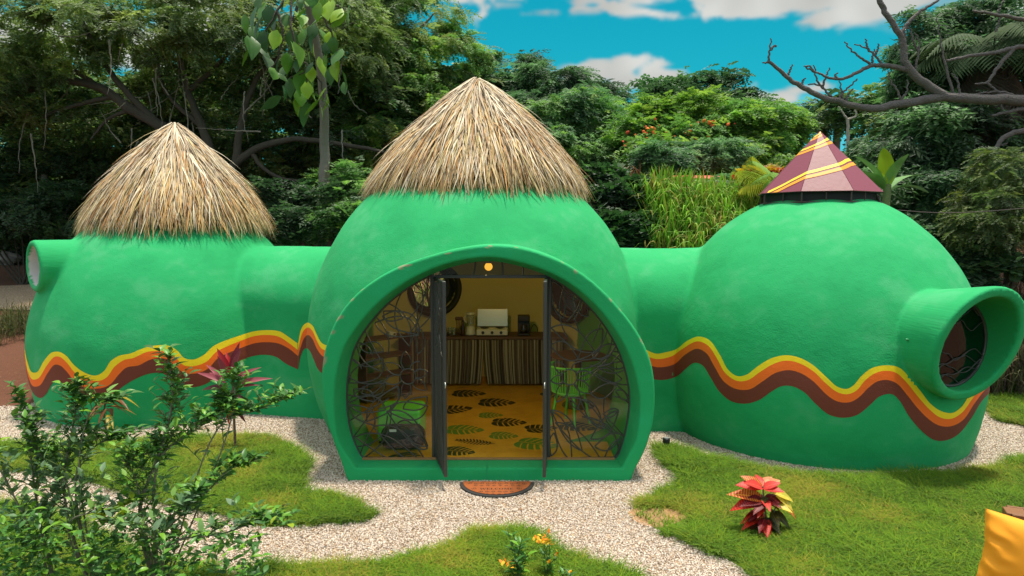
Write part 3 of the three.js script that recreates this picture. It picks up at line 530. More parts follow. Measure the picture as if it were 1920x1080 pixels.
// floors, glass, ironwork and doors
const glass = pmat([.93, .97, .95], .02, { transmission: 1, thickness: 0, ior: 1.5 });
const doorGlass = pmat([.95, .97, .95], .02, { transmission: 1, thickness: 0, ior: 1.12 });
const darkGlass = pmat([.25, .30, .30], .03, { transmission: 1, thickness: 0, ior: 1.5 });
const iron = mat([.05, .05, .045], .42, { metalness: .3 }), wrought = mat([.06, .058, .05], .38, { metalness: .35 }), steel = mat([.07, .07, .065], .4, { metalness: .6 });
const clipPoly = (pts, keep, cut) => { const out = []; pts.forEach((a, i) => { const b = pts[(i + 1) % pts.length], ka = keep(a), kb = keep(b); if (ka) out.push(a); if (ka !== kb) out.push(cut(a, b)); }); return out; };
const cutX = (x) => (a, b) => a.clone().lerp(b, (x - a.x) / (b.x - a.x)), cutY = (y) => (a, b) => a.clone().lerp(b, (y - a.y) / (b.y - a.y));
const HX0 = -.89, HX1 = .415, TOP = 2.225;
const left = clipPoly(HOLE, (p) => p.x < HX0, cutX(HX0)), right = clipPoly(HOLE, (p) => p.x > HX1, cutX(HX1));
const lunette = clipPoly(clipPoly(clipPoly(HOLE, (p) => p.x > HX0, cutX(HX0)), (p) => p.x < HX1, cutX(HX1)), (p) => p.y > TOP, cutY(TOP));
const paneGeo = (pts) => { const g = new THREE.ShapeGeometry(new THREE.Shape(pts.map((p) => new THREE.Vector2(p.x, p.y)))); g.translate(0, 0, GLASS_Z); return g; };
const atGlass = (x, y) => { const p = P(x, y, -GLASS_Z + .012); p.z = GLASS_Z + .012; return p; };
function lensLeaf(a, b, fat) { const d = b.clone().sub(a), n = V(-d.y, d.x, 0).multiplyScalar(fat * (d.y < 0 ? 1 : -1)), S = (u, v) => tube(new THREE.CubicBezierCurve3(a, a.clone().addScaledVector(d, .28).addScaledVector(n, u), a.clone().addScaledVector(d, .72).addScaledVector(n, v), b).getPoints(14), .0086, 5); return mg([S(1.5, .55), S(-.25, -1.0)]); }
function sideLight(pts, label, o, s, flower, tips, leaves) {
  const w = new THREE.Group(); w.name = 'side_window'; w.userData.label = label; house.add(w);
  mesh('pane', paneGeo(pts), glass, w);
  mesh('frame', tube([...pts, pts[0]].map((p) => V(p.x, p.y, GLASS_Z + .012)), .016, 6), iron, w);
  const q = (x, y) => atGlass(o[0] + x / s, o[1] + y / s), c = q(...flower), r = .088, inP = (p) => inPoly(pts, p.x, p.y);
  mesh('flower_ring', tube([...Array(33)].map((_, i) => c.clone().add(V(Math.cos(i / 16 * Math.PI) * r, Math.sin(i / 16 * Math.PI) * r, 0))), .008, 6), wrought, w);
  for (const t of tips) {
    const tip = q(...t), d = tip.clone().sub(c), a = Math.atan2(d.y, d.x), h = .36, b0 = c.clone().add(V(Math.cos(a - h) * r, Math.sin(a - h) * r, 0)), b1 = c.clone().add(V(Math.cos(a + h) * r, Math.sin(a + h) * r, 0)), n = V(-d.y, d.x, 0).multiplyScalar(.28);
    mesh('petal', mg([tube(arc(b0, tip, n.clone().negate(), 10), .0065, 5), tube(arc(b1, tip, n, 10), .009, 5)]), wrought, w);
  }
  { const r2 = mulberry(pts.length * 7 + leaves.length); for (let i = 0; i < 20; i++) { const a = pts[r2() * pts.length | 0].clone(), b = c.clone().lerp(a, .30 + r2() * .35).add(V((r2() - .5) * .25, (r2() - .5) * .25, 0)); a.z = b.z = c.z; if (!inPoly(pts, b.x, b.y)) continue; const d = b.clone().sub(a); mesh('iron_stem', tube(arc(a, b, V(-d.y, d.x, 0).multiplyScalar((r2() - .5) * .9), 12), .008, 5), wrought, w); } }
  for (const [x0, y0, x1, y1, f = .28] of leaves) mesh('iron_leaf', lensLeaf(q(x0, y0), q(x1, y1), f * 1.35), wrought, w);
}
sideLight(left, 'left fixed window with an iron flower grille', [640, 480], 2.571, [323, 578], [[308, 458], [380, 505], [418, 556], [412, 644], [308, 685], [212, 606], [208, 515]],
  [[375, 380, 205, 265], [375, 380, 165, 320], [205, 460, 88, 430], [370, 470, 385, 350, .2], [200, 490, 42, 610], [210, 610, 100, 660, .3], [270, 622, 125, 795, .22], [275, 625, 180, 735], [415, 675, 300, 735], [418, 720, 230, 748], [215, 740, 40, 705], [160, 815, 42, 715], [220, 745, 418, 915, .2], [155, 820, 416, 1000, .18], [68, 870, 400, 1003, .16], [320, 870, 416, 925], [160, 700, 60, 640], [300, 300, 200, 290]]);
sideLight(right, 'right fixed window with an iron flower grille', [920, 480], 2.571, [380, 582], [[305, 508], [435, 505], [495, 570], [482, 660], [415, 740], [318, 702], [290, 600]],
  [[290, 120, 350, 300, .2], [290, 345, 500, 460, .2], [285, 430, 420, 495], [420, 495, 540, 350], [490, 480, 600, 430], [530, 500, 645, 530], [495, 570, 630, 592], [482, 660, 605, 625], [430, 690, 540, 830, .2], [540, 760, 615, 742], [380, 680, 550, 822, .14], [290, 740, 440, 935, .16], [290, 745, 390, 985, .14], [310, 800, 535, 985, .12], [480, 880, 615, 745, .2], [500, 915, 628, 860], [540, 985, 625, 880, .2], [600, 650, 660, 690], [290, 960, 305, 850, .2], [400, 210, 470, 290]]);
{
  const w = new THREE.Group(); w.name = 'fanlight'; w.userData.label = 'fixed window above the doors with curved iron bars'; house.add(w);
  mesh('pane', paneGeo(lunette), darkGlass, w);
  mesh('transom', box(HX1 - HX0 + .04, .035, .04, (HX0 + HX1) / 2, TOP, GLASS_Z, .004), iron, w);
  for (const [x0, x1] of [[887, 892], [942, 941], [980, 979]]) { const a = atGlass(x0, 519), b = atGlass(x1, 488); b.y = Math.min(b.y, 2.42); mesh('iron_bar', tube(arc(a, b, V(.012, 0, 0), 8), .009, 6), iron, w); }
  for (const x of [HX0, HX1]) mesh('door_post', box(.045, 2.10, .05, x, FLOOR + 1.05, GLASS_Z, .004), iron, house);
  // ochre floor with stencilled leaves
  const S = 5, toC = (p, n) => [(p.x + .53 + S / 2) / S * n, (p.z + 9.7 + S / 2) / S * n], rnd = mulberry(77);
  const floorMap = canvasTex(2048, 2048, (c, W) => {
    c.fillStyle = '#c6921c'; c.fillRect(0, 0, W, W);
    for (let i = 0; i < 2600; i++) { c.globalAlpha = .07; c.fillStyle = ['#8a5a10', '#d9a13a', '#a8741a', '#e0b04a'][rnd() * 4 | 0]; c.beginPath(); c.ellipse(rnd() * W, rnd() * W, 20 + rnd() * 120, 8 + rnd() * 40, rnd() * 3, 0, 7); c.fill(); }
    c.globalAlpha = 1;
    const monstera = (px, py, size, rot, ink) => {
      const [x, y] = toC(G(px, py, FLOOR), W), k = size / S * W; c.save(); c.translate(x, y); c.rotate(rot); c.scale(k, k); c.fillStyle = ink;
      c.beginPath(); c.moveTo(-.42, 0); c.bezierCurveTo(-.62, .34, -.15, .60, .2, .40); c.bezierCurveTo(.45, .28, .56, .1, .62, 0); c.bezierCurveTo(.56, -.1, .45, -.28, .2, -.40); c.bezierCurveTo(-.15, -.60, -.62, -.34, -.42, 0); c.fill();
      c.strokeStyle = '#c6921c'; c.lineWidth = .03; c.lineCap = 'round';
      c.beginPath(); c.moveTo(-.5, 0); c.lineTo(.5, 0); c.stroke();
      for (const s of [-1, 1]) for (let i = 0; i < 5; i++) { c.lineWidth = .028 + .012 * i; c.beginPath(); c.moveTo(-.3 + i * .16, s * .09); c.quadraticCurveTo(-.28 + i * .18, s * .28, -.18 + i * .2, s * .52); c.stroke(); }
      c.restore();
    };
    const K = '#16210f', Gn = '#4f7a22', D = '#0f3a1a';
    for (const a of [[858, 847, .36, .3, D], [868, 806, .46, .1, Gn], [942, 817, .34, .2, Gn], [951, 792, .44, .1, K], [918, 779, .32, 0, Gn], [848, 768, .5, -.3, K], [928, 755, .52, .1, K], [876, 738, .5, .1, K], [1003, 833, .5, .4, Gn], [1012, 804, .4, -.2, K], [1080, 800, .46, .5, K], [760, 860, .4, .9, D], [1040, 740, .45, .8, K]]) monstera(...a);
    const [x, y] = toC(G(890, 829, FLOOR), W), k = .42 / S * W; c.save(); c.translate(x, y); c.rotate(.15); c.scale(k, k); c.strokeStyle = K; c.lineCap = 'round'; c.lineWidth = .04; c.beginPath(); c.moveTo(-.6, -.1); c.lineTo(.6, .1); c.stroke();
    for (let i = 0; i < 11; i++) for (const s of [-1, 1]) { const t = -.5 + i * .1; c.lineWidth = .05; c.beginPath(); c.moveTo(t, t * .17); c.lineTo(t - .08, t * .17 + s * (.08 + .16 * Math.sin(i / 11 * 3))); c.stroke(); } c.restore();
  });
  const shape = []; for (let i = 0; i <= 60; i++) { const a = i / 60 * 2 * Math.PI; shape.push(V(-.53 + Math.sin(a) * 2.07, 0, -9.9 + Math.cos(a) * 2.07)); }
  const disc = new THREE.ShapeGeometry(new THREE.Shape(shape.map((p) => new THREE.Vector2(p.x, -p.z)))); disc.rotateX(-Math.PI / 2); disc.translate(0, FLOOR + .004, 0);
  const front = new THREE.PlaneGeometry(2.86, .62); front.rotateX(-Math.PI / 2); front.translate(-.265, FLOOR + .008, -7.87);
  for (const g of [disc, front]) { const p = g.attributes.position, uv = g.attributes.uv; for (let i = 0; i < p.count; i++) { const [u, v] = toC(V(p.getX(i), 0, p.getZ(i)), 1); uv.setXY(i, u, 1 - v); } }
  mesh('floor', mg([disc, front]), new THREE.MeshStandardMaterial({ map: floorMap, roughness: .42 }), house, 'ochre floor stencilled with green and black leaves');
  mesh('sill', box(2.86, .02, .05, -.265, FLOOR + .01, -7.55, .004), mat([.30, .16, .06], .6), house);
  for (const [x, z, r] of [[-5.52, -11.2, 1.84], [4.21, -9.46, 1.80]]) { const g = new THREE.CircleGeometry(r, 40); g.rotateX(-Math.PI / 2); g.translate(x, .12, z); mesh('floor', g, mat([.25, .13, .03], .5), house); }
}
// the two doors, swung open towards the camera
function door(hx, fx, fz, label, seed) {
  const hinge = V(hx, FLOOR + .01, GLASS_Z + .02), d = V(fx - hx, 0, fz - GLASS_Z), w = d.length(), ry = Math.atan2(-d.z, d.x), rnd = mulberry(seed);
  const o = new THREE.Group(); o.name = 'door'; o.userData.label = label; o.position.copy(hinge); o.rotation.y = ry; house.add(o);
  const h = 2.06;
  mesh('frame', mg([box(.026, h, .036, .013, h / 2, 0), box(.026, h, .036, w - .013, h / 2, 0), box(w - .052, .04, .034, w / 2, h - .02, 0), box(w - .052, .04, .034, w / 2, .02, 0)]), steel, o);
  const pg = new THREE.PlaneGeometry(w - .07, h - .1); pg.translate(w / 2, h / 2, 0); mesh('pane', pg, doorGlass, o);
  const bars = [];
  for (let i = 0; i < 15; i++) { const x0 = w / 2 + (i - 7) * .024, x1 = .05 + (w - .1) * (i + .5) / 15, p = []; for (let k = 0; k <= 12; k++) { const t = k / 12, f = smooth(.5, 1, t), b = smooth(.25, 0, t); p.push(V(clamp(lerp(lerp(x0, x1, f), w / 2 + (i - 7) * .038, b) + (rnd() - .5) * .018, .04, w - .04), .05 + t * (h - .1), (i % 2 ? 1 : -1) * .012)); } bars.push(tube(spline(p, 30), .006, 5)); }
  for (let i = 0; i < 14; i++) { const y = 1.25 + rnd() * .7, x = .08 + rnd() * (w - .16), s = rnd() < .5 ? -1 : 1; bars.push(tube(arc(V(x, y, .014), V(clamp(x + s * .14, .04, w - .04), y + .14, .014), V(s * .02, -.05, 0), 8), .005, 5)); }
  mesh('ironwork', mg(bars), wrought, o);
  mesh('handle', xf(new THREE.TorusGeometry(.03, .006, 8, 20, Math.PI * 1.3), w - .005, .98, .0, 0, 0, -1.6), mat([.6, .6, .56], .3, { metalness: .8 }), o);
  for (const y of [.3, 1.7]) mesh('hinge', cyl(.012, .012, .09, -.004, y, .02, 10), steel, o);
}
door(HX0 + .03, -.694, -6.985, 'left glass door with tree shaped ironwork, swung open', 31);
door(HX1 - .03, .338, -6.975, 'right glass door with tree shaped ironwork, swung open', 32);
// windows in the tubes
TUBES.forEach((t, i) => {
  const c = DOMES[t.d].c, s = [2.10, 1.62, 2.42, 2.42][i], o = new THREE.Group(), rnd = mulberry(90 + i); o.name = 'round_window';
  o.userData.label = ['round window in the large tube of the right dome', 'small round window in the tube of the left dome', 'round window in the back wall left of the kitchen', 'round window in the back wall right of the kitchen'][i];
  o.position.set(c.x + t.u[0] * s, t.y, c.z + t.u[1] * s); o.rotation.y = Math.atan2(t.u[0], t.u[1]); house.add(o);
  mesh('pane', new THREE.CircleGeometry(t.r + .012 - (i ? 0 : .04), 40), i < 2 ? darkGlass : glass, o);
  mesh('frame', new THREE.TorusGeometry(t.r - .012 - (i ? 0 : .04), .018, 8, 44), iron, o);
  const g = [], r = t.r - .02 - (i ? 0 : .04), fit = (p) => { const l = Math.hypot(p.x, p.y); if (l > r) p.multiplyScalar(r / l); p.z = .014; return p; };
  if (i < 1) for (let k = 0; k < 8; k++) { const y = -r * .85 + k * r * (k > 4 ? .25 : .14), wv = []; for (let j = 0; j <= 12; j++) wv.push(fit(V(-r + j * r / 6, y + .05 * Math.sin(j * (.5 + .12 * k) + k * 2.7) + (rnd() - .5) * .06, 0))); g.push(tube(spline(wv, 26), .006, 5)); }
  else for (let k = 0; k < 13; k++) { const a = (k / 12 - .5) * 2.6 + Math.PI / 2 + (rnd() - .5) * .2, p = [V((rnd() - .5) * .06, -r, 0)]; for (let j = 1; j <= 6; j++) p.push(fit(V(Math.cos(a) * r * j / 6 * 1.15 + (rnd() - .5) * .05, -r * .45 + Math.sin(a) * r * j / 6 * 1.4, 0))); g.push(tube(spline(p.map(fit), 18), .0085, 5)); const b = p[3 + (rnd() * 2 | 0)]; g.push(tube(arc(b, fit(b.clone().add(V((rnd() - .5) * .3, .12, 0))), V(.03, .03, 0), 8), .007, 5)); }
  mesh('ironwork', mg(g), iron, o);
  if (i > 1) { const ring = new THREE.TorusGeometry(t.r + .07, .055, 10, 48); ring.scale(1, 1, 1.4); ring.translate(0, 0, -.30); mesh('trim_ring', ring, mat([.018, .022, .018], .7), o); }
});

// ───────────────────────── things in and round the house ─────────────────────────
{ // bulb with a lamp of the same size and colour
  const p = P(916, 500, 8.9), o = thing('pendant_bulb', 'lit round warm bulb hanging inside above the doorway', 'lamp', p);
  mesh('bulb', new THREE.SphereGeometry(.052, 24, 16), new THREE.MeshStandardMaterial({ color: C(.9, .7, .4), emissive: C(1.0, .38, .04), emissiveIntensity: 3 }), o);
  mesh('socket', mg([cyl(.022, .026, .06, 0, .075, 0), cyl(.004, .004, 1.0, 0, .6, 0, 8)]), mat([.03, .03, .03], .5), o);
  const l = new THREE.PointLight(new THREE.Color(1, .60, .20), 2.0); l.name = 'bulb_light'; l.castShadow = true; l.shadow.radius = 2.5; l.position.copy(p); scene.add(l);
}
const lime = pmat([.13, .62, .05], .45, { clearcoat: .3 }), black = mat([.015, .015, .016], .5), wood = mat([.10, .05, .022], .55, { bumpMap: barkBump, bumpScale: .002 }), cream = mat([.55, .55, .45], .4);
{ // kitchen counter with a striped curtain
  const o = thing('kitchen_counter', 'dark kitchen counter with a striped curtain below, against the back wall', 'counter', V(-.45, FLOOR, -11.42));
  mesh('counter_top', box(2.75, .05, .56, 0, .815, 0, .01), wood, o);
  for (const x of [-1.3, 1.3]) mesh('leg', box(.05, .79, .05, x, .395, 0), wood, o);
  const rnd = mulberry(3), stripes = canvasTex(1024, 64, (c, w, h) => { let x = 0; while (x < w) { const s = 4 + rnd() * 16; c.fillStyle = ['#6e6650', '#3a3428', '#8c8468', '#2a251d', '#5a5040', '#a09a80', '#4a3b2c'][rnd() * 7 | 0]; c.fillRect(x, 0, s, h); x += s; } c.globalAlpha = .12; for (let i = 0; i < 900; i++) { c.fillStyle = rnd() < .5 ? '#000' : '#fff'; c.fillRect(rnd() * w, rnd() * h, 2, 6); } });
  for (const [x0, x1, seed] of [[-1.30, -.02, 1], [.0, 1.30, 2]]) {
    const nx = 150, ny = 8, pos = [], uv = [], idx = [];
    for (let j = 0; j <= ny; j++) for (let i = 0; i <= nx; i++) { const t = i / nx, v = j / ny, x = lerp(x0, x1, t), open = seed === 1 ? -.05 * t : .05 * (1 - t); pos.push(x + open * v * v, .785 - v * .74, .25 + .022 * Math.sin(t * 75 + noise(t * 6, seed, 0) * 5) * (.6 + .5 * v) + .01 * noise(t * 20, v * 2, seed)); uv.push(t * 1.6 + seed * .37, v); }
    for (let j = 0; j < ny; j++) for (let i = 0; i < nx; i++) { const a = j * (nx + 1) + i, b = a + nx + 1; idx.push(a, b, a + 1, a + 1, b, b + 1); }
    const g = new THREE.BufferGeometry(); g.setAttribute('position', new THREE.Float32BufferAttribute(pos, 3)); g.setAttribute('uv', new THREE.Float32BufferAttribute(uv, 2)); g.setIndex(idx); g.computeVertexNormals();
    mesh('curtain', g, new THREE.MeshStandardMaterial({ map: stripes, roughness: .95, side: THREE.DoubleSide }), o);
  }
}
const CT = FLOOR + .842;
{ // two burner stove with its lid up
  const p = P(923, 632, 11.3), o = thing('camping_stove', 'pale two-burner table stove with its lid raised, on the counter', 'stove', V(p.x, CT, -11.32));
  mesh('body', box(.52, .10, .30, 0, .062, 0, .015), cream, o);
  mesh('lid', xf(new RoundedBoxGeometry(.52, .30, .02, 3, .009), 0, .27, -.17, 0, -.12), mat([.50, .52, .42], .3, { metalness: .3 }), o);
  for (const x of [-.15, 0, .15]) mesh('knob', xf(new THREE.CylinderGeometry(.022, .026, .03, 18), x, .06, .16, 0, Math.PI / 2), black, o);
  for (const x of [-.13, .13]) mesh('burner', mg([xf(new THREE.TorusGeometry(.06, .006, 6, 24), x, .125, 0, 0, Math.PI / 2), box(.16, .01, .008, x, .13, 0, .002), box(.008, .01, .16, x, .13, 0, .002), cyl(.028, .032, .02, x, .12, 0)]), black, o);
  for (const x of [-.24, .24]) mesh('foot', cyl(.015, .012, .012, x, .006, .1), black, o);
}
{ const p = P(882, 632, 11.3), o = thing('blender', 'blender with a clear jug and pale base, left of the stove', 'blender', V(p.x, CT, -11.34));
  mesh('base', lathe([[0, 0], [.085, 0], [.09, .02], [.075, .10], [.055, .15], [0, .15]], 24), cream, o);
  mesh('jug', lathe([[.045, .152], [.05, .17], [.075, .34], [.078, .345], [.07, .34], [.046, .175]], 24), pmat([.8, .85, .8], .1, { transmission: .85, thickness: 0, side: THREE.DoubleSide }), o);
  mesh('lid', cyl(.07, .078, .03, 0, .362, 0), cream, o);
  mesh('handle', tube(arc(V(-.07, .32, 0), V(-.055, .2, 0), V(-.09, 0, 0)), .01), cream, o); }
{ const p = P(982, 634, 11.3), o = thing('coffee_maker', 'black drip coffee maker right of the stove', 'coffee maker', V(p.x, CT, -11.34));
  mesh('body', mg([box(.20, .035, .22, 0, .018, 0, .01), box(.20, .30, .08, 0, .16, -.07, .012), box(.20, .09, .21, 0, .285, 0, .014)]), black, o);
  mesh('jug', lathe([[0, .037], [.062, .04], [.068, .09], [.05, .16], [.052, .17]], 22), pmat([.12, .08, .05], .06, { transmission: .6, thickness: 0, side: THREE.DoubleSide }), o);
  mesh('handle', tube(arc(V(.06, .15, .02), V(.066, .07, .02), V(.07, 0, .02)), .008), black, o);
  mesh('cable', tube(spline([V(.1, .02, -.06), V(.17, .16, -.08), V(.22, .12, -.1), V(.24, .02, -.12)], 16), .006, 6), black, o); }
{ const p = P(868, 632, 11.3), o = thing('bottle', 'dark brown glass bottle between the dish rack and the blender', 'bottle', V(p.x, CT, -11.3));
  mesh('body', lathe([[0, 0], [.034, 0], [.036, .01], [.036, .13], [.015, .19], [.014, .23], [0, .23]], 20), pmat([.05, .02, .008], .1), o); mesh('cap', cyl(.016, .016, .025, 0, .24, 0), black, o); }
{ const p = P(846, 632, 11.3), o = thing('dish_rack', 'wire dish rack with glasses and utensils at the left end of the counter', 'dish rack', V(p.x, CT, -11.3)); const w = [];
  for (const y of [.01, .09]) w.push(tube([V(-.16, y, -.1), V(.16, y, -.1), V(.16, y, .1), V(-.16, y, .1), V(-.16, y, -.1)], .004, 5));
  for (let i = 0; i <= 8; i++) w.push(tube([V(-.16 + i * .04, .09, .1), V(-.16 + i * .04, .01, .1), V(-.16 + i * .04, .01, -.1), V(-.16 + i * .04, .09, -.1)], .003, 5));
  mesh('rack', mg(w), steel, o);
  for (const [x, z] of [[-.1, .03], [-.02, -.02], [.05, .05]]) { const g = mesh('glass', lathe([[.026, .015], [.03, .13], [.027, .13], [.024, .02]], 18), pmat([.9, .95, .92], .05, { transmission: .9, thickness: 0, side: THREE.DoubleSide }), o); g.position.set(x, 0, z); }
  for (let i = 0; i < 4; i++) mesh('utensil', mg([tube([V(.10 + i * .012, .02, -.03), V(.085 + i * .03, .24, -.05)], .006, 6), xf(new THREE.SphereGeometry(.024, 10, 8).scale(1, 1.4, .4), .085 + i * .03, .27, -.05)]), wood, o); }
{ // lime cube and black bag behind the left window
  const a = P(752, 845, 8.25), o = thing('cube_stool', 'lime green cube stool behind the left window', 'stool', V(a.x, FLOOR + .008, -8.35));
  mesh('cushion', box(.54, .40, .5, 0, .215, 0, .05), lime, o); mesh('base', box(.50, .02, .46, 0, .01, 0, .004), black, o);
  const b = thing('duffel_bag', 'black soft bag on the floor in front of the lime cube', 'bag', V(-1.29, FLOOR + .012, -7.92));
  const g = new RoundedBoxGeometry(.52, .27, .26, 6, .11), p = g.attributes.position; for (let i = 0; i < p.count; i++) { const x = p.getX(i), y = p.getY(i), z = p.getZ(i), n = .018 * noise(x * 9, y * 9, z * 9); p.setXYZ(i, x * (1 + n), y + (y > 0 ? n * 1.4 + .03 * Math.cos(x * 6) : 0) + .135, z + n); } g.computeVertexNormals();
  mesh('body', g, mat([.012, .012, .014], .55), b);
  for (const s of [-1, 1]) mesh('strap', tube(arc(V(-.12, .22, s * .09), V(.12, .22, s * .09), V(0, .17, s * .05), 14), .010, 6), black, b);
  mesh('zip', box(.40, .006, .012, 0, .292, 0, .002), steel, b);
  mesh('tag', box(.08, .03, .004, -.10, .25, .128, .001), mat([.7, .68, .6], .6), b); }
{ // lime chair with slatted wrap-round back
  const o = thing('slatted_chair', 'lime green chair with a curved slatted back behind the right window', 'chair', V(.78, FLOOR + .005, -8.95)); o.rotation.y = 2.5;
  mesh('seat', xf(new THREE.CylinderGeometry(.23, .21, .035, 32), 0, .44, 0), lime, o);
  const ringAt = (r, y, a0, a1, n = 24) => [...Array(n + 1)].map((_, i) => { const a = lerp(a0, a1, i / n); return V(Math.sin(a) * r, y, -Math.cos(a) * r); });
  mesh('top_rail', tube(ringAt(.29, .80, -1.75, 1.75), .016, 8), lime, o); mesh('bottom_rail', tube(ringAt(.245, .46, -1.75, 1.75), .013, 8), lime, o);
  for (let i = 0; i < 25; i++) { const a = lerp(-1.7, 1.7, i / 24); mesh('slat', tube([V(Math.sin(a) * .245, .46, -Math.cos(a) * .245), V(Math.sin(a) * .29, .80, -Math.cos(a) * .29)], .0085, 6), lime, o); }
  for (const [x, z] of [[-1, -1], [1, -1], [-1, 1], [1, 1]]) mesh('leg', tube([V(x * .13, .43, z * .13), V(x * .19, 0, z * .19)], (t) => .019 - .005 * t, 8), lime, o); }
{ const o = thing('round_table', 'dark round pedestal table at the back right of the room', 'table', V(.98, FLOOR + .005, -9.9));
  mesh('top', lathe([[0, .735], [.40, .735], [.41, .75], [.40, .765], [0, .765]], 40), wood, o); mesh('pedestal', lathe([[0, 0], [.24, 0], [.24, .025], [.05, .06], [.04, .4], [.06, .73], [0, .735]], 24), wood, o); }
{ const o = thing('shelf_unit', 'dark open shelf unit standing at the left side of the room', 'shelf', V(-1.98, FLOOR + .005, -10.4)); o.rotation.y = .75;
  for (const x of [-.4, .4]) mesh('side_panel', box(.03, .95, .34, x, .475, 0), wood, o);
  for (const y of [.04, .36, .66, .94]) mesh('shelf', box(.8, .03, .34, 0, y, 0), wood, o);
  const k = thing('mug', 'small pale mug on top of the dark shelf unit', 'mug', V(-1.85, FLOOR + .966, -10.3)); mesh('cup', lathe([[0, 0], [.04, 0], [.044, .09], [.04, .09], [.036, .008], [0, .008]], 20), cream, k); mesh('handle', xf(new THREE.TorusGeometry(.025, .007, 6, 14), .06, .045, 0), cream, k); }
{ // bed with orange cover in the right dome
  const t = TUBES[0], c = DOMES[2].c, o = thing('bed', 'low bed with an orange cover behind the large round window', 'bed', V(c.x + t.u[0] * .55 , .125, c.z + t.u[1] * .55)); o.rotation.y = .29;
  mesh('mattress', box(1.5, .5, 1.5, 0, .42, 0, .06), mat([.6, .55, .5], .9), o); mesh('base', box(1.4, .16, 1.4, 0, .08, 0), wood, o);
  const g = new THREE.PlaneGeometry(1.56, 1.56, 60, 60); g.rotateX(-Math.PI / 2); const p = g.attributes.position; for (let i = 0; i < p.count; i++) { const x = p.getX(i), z = p.getZ(i); p.setY(i, .70 + .03 * fbm(x * 3, 1, z * 3) - 2.5 * Math.max(0, Math.max(Math.abs(x), Math.abs(z)) - .72)); } g.computeVertexNormals();
  mesh('cover', g, mat([.75, .17, .03], .85, { side: THREE.DoubleSide }), o); }
{ // half-round mat at the doorstep
  const a = P(932, 908, 7.2), r = .395, o = thing('door_mat', 'half-round brown WELCOME mat on the gravel before the door', 'door mat', V(a.x, .018, -7.17));
  const rnd = mulberry(8), map = canvasTex(1024, 640, (c, w, h) => {
    c.fillStyle = '#8c4a20'; c.fillRect(0, 0, w, h); for (let i = 0; i < 14000; i++) { c.fillStyle = ['#8a451a', '#c27435', '#b4652a', '#6d3612'][rnd() * 4 | 0]; c.globalAlpha = .5; c.fillRect(rnd() * w, rnd() * h, 2, 5); } c.globalAlpha = 1;
    c.strokeStyle = c.fillStyle = '#17120e'; c.lineWidth = 9;
    const curl = (x, y, s, f) => { c.beginPath(); for (let i = 0; i < 26; i++) { const q = i / 25 * 8, k = s * (1 - i / 30); c.lineTo(x + f * Math.cos(q) * k, y + Math.sin(q) * k); } c.stroke(); };
    for (let i = 0; i < 10; i++) curl(110 + i * 90, 70 + 22 * (i % 2), 36, i % 2 ? 1 : -1);
    for (let i = 0; i < 8; i++) curl(195 + i * 92, 165, 28, i % 2 ? -1 : 1);
    c.font = 'bold 92px serif'; c.textAlign = 'center'; c.fillText('WELCOME', w / 2, 330);
    for (const s of [-1, 1]) curl(w / 2 + s * 330, 280, 40, s); for (let i = 0; i < 6; i++) curl(w / 2 - 225 + i * 90, 400, 32, i % 2 ? 1 : -1); for (let i = 0; i < 4; i++) curl(w / 2 - 135 + i * 90, 500, 28, i % 2 ? 1 : -1);
  });
  const half = (R, k) => { const s = new THREE.Shape(); s.moveTo(-R, 0); for (let i = 0; i <= 32; i++) { const q = Math.PI - i / 32 * Math.PI; s.lineTo(Math.cos(q) * R, -Math.sin(q) * R * k); } s.lineTo(-R, 0); return s; };
  const rim = new THREE.ExtrudeGeometry(half(r, 1.0), { depth: .010, bevelEnabled: true, bevelSize: .004, bevelThickness: .003, bevelSegments: 2 }); rim.rotateX(-Math.PI / 2); mesh('rubber_edge', rim, mat([.02, .02, .02], .8), o);
  const face = new THREE.ShapeGeometry(half(r - .03, 1.0)); const uv = face.attributes.uv, p = face.attributes.position; for (let i = 0; i < p.count; i++) uv.setXY(i, p.getX(i) / (2 * r - .06) + .5, 1 + p.getY(i) / ((2 * r - .06) * .625)); face.rotateX(-Math.PI / 2); face.translate(0, .018, -.008);
  mesh('coir_face', face, new THREE.MeshStandardMaterial({ map, roughness: 1, bumpMap: barkBump, bumpScale: .004 }), o); }
{ const a = G(1249, 843), o = thing('path_light', 'small black garden spike light at the corner of the right lawn', 'garden light', a);
  mesh('stem', cyl(.022, .030, .09, 0, .05, 0), black, o); mesh('head', lathe([[0, .09], [.042, .09], [.046, .10], [.046, .145], [.038, .15], [0, .15]], 22), mat([.02, .02, .022], .35), o); mesh('lens', cyl(.034, .034, .006, 0, .153, 0), pmat([.25, .25, .25], .1), o); }
{ // small outdoor tap screw on the big tube
  const t = TUBES[0], c = DOMES[2].c, d = dirOf(1703, 637).normalize(), p = V(0, CAM_H, 0); for (let i = 0; i < 200; i++) { const s = outerSD(p); if (s < .001) break; p.addScaledVector(d, s * .8); }
  const g = gradient(outerSD, p); mesh('wall_bolt', mg([tube([p, p.clone().addScaledVector(g, .02)], .012, 8), new THREE.SphereGeometry(.014, 10, 8).translate(p.x + g.x * .02, p.y + g.y * .02, p.z + g.z * .02)]), mat([.04, .25, .10], .4), house); }
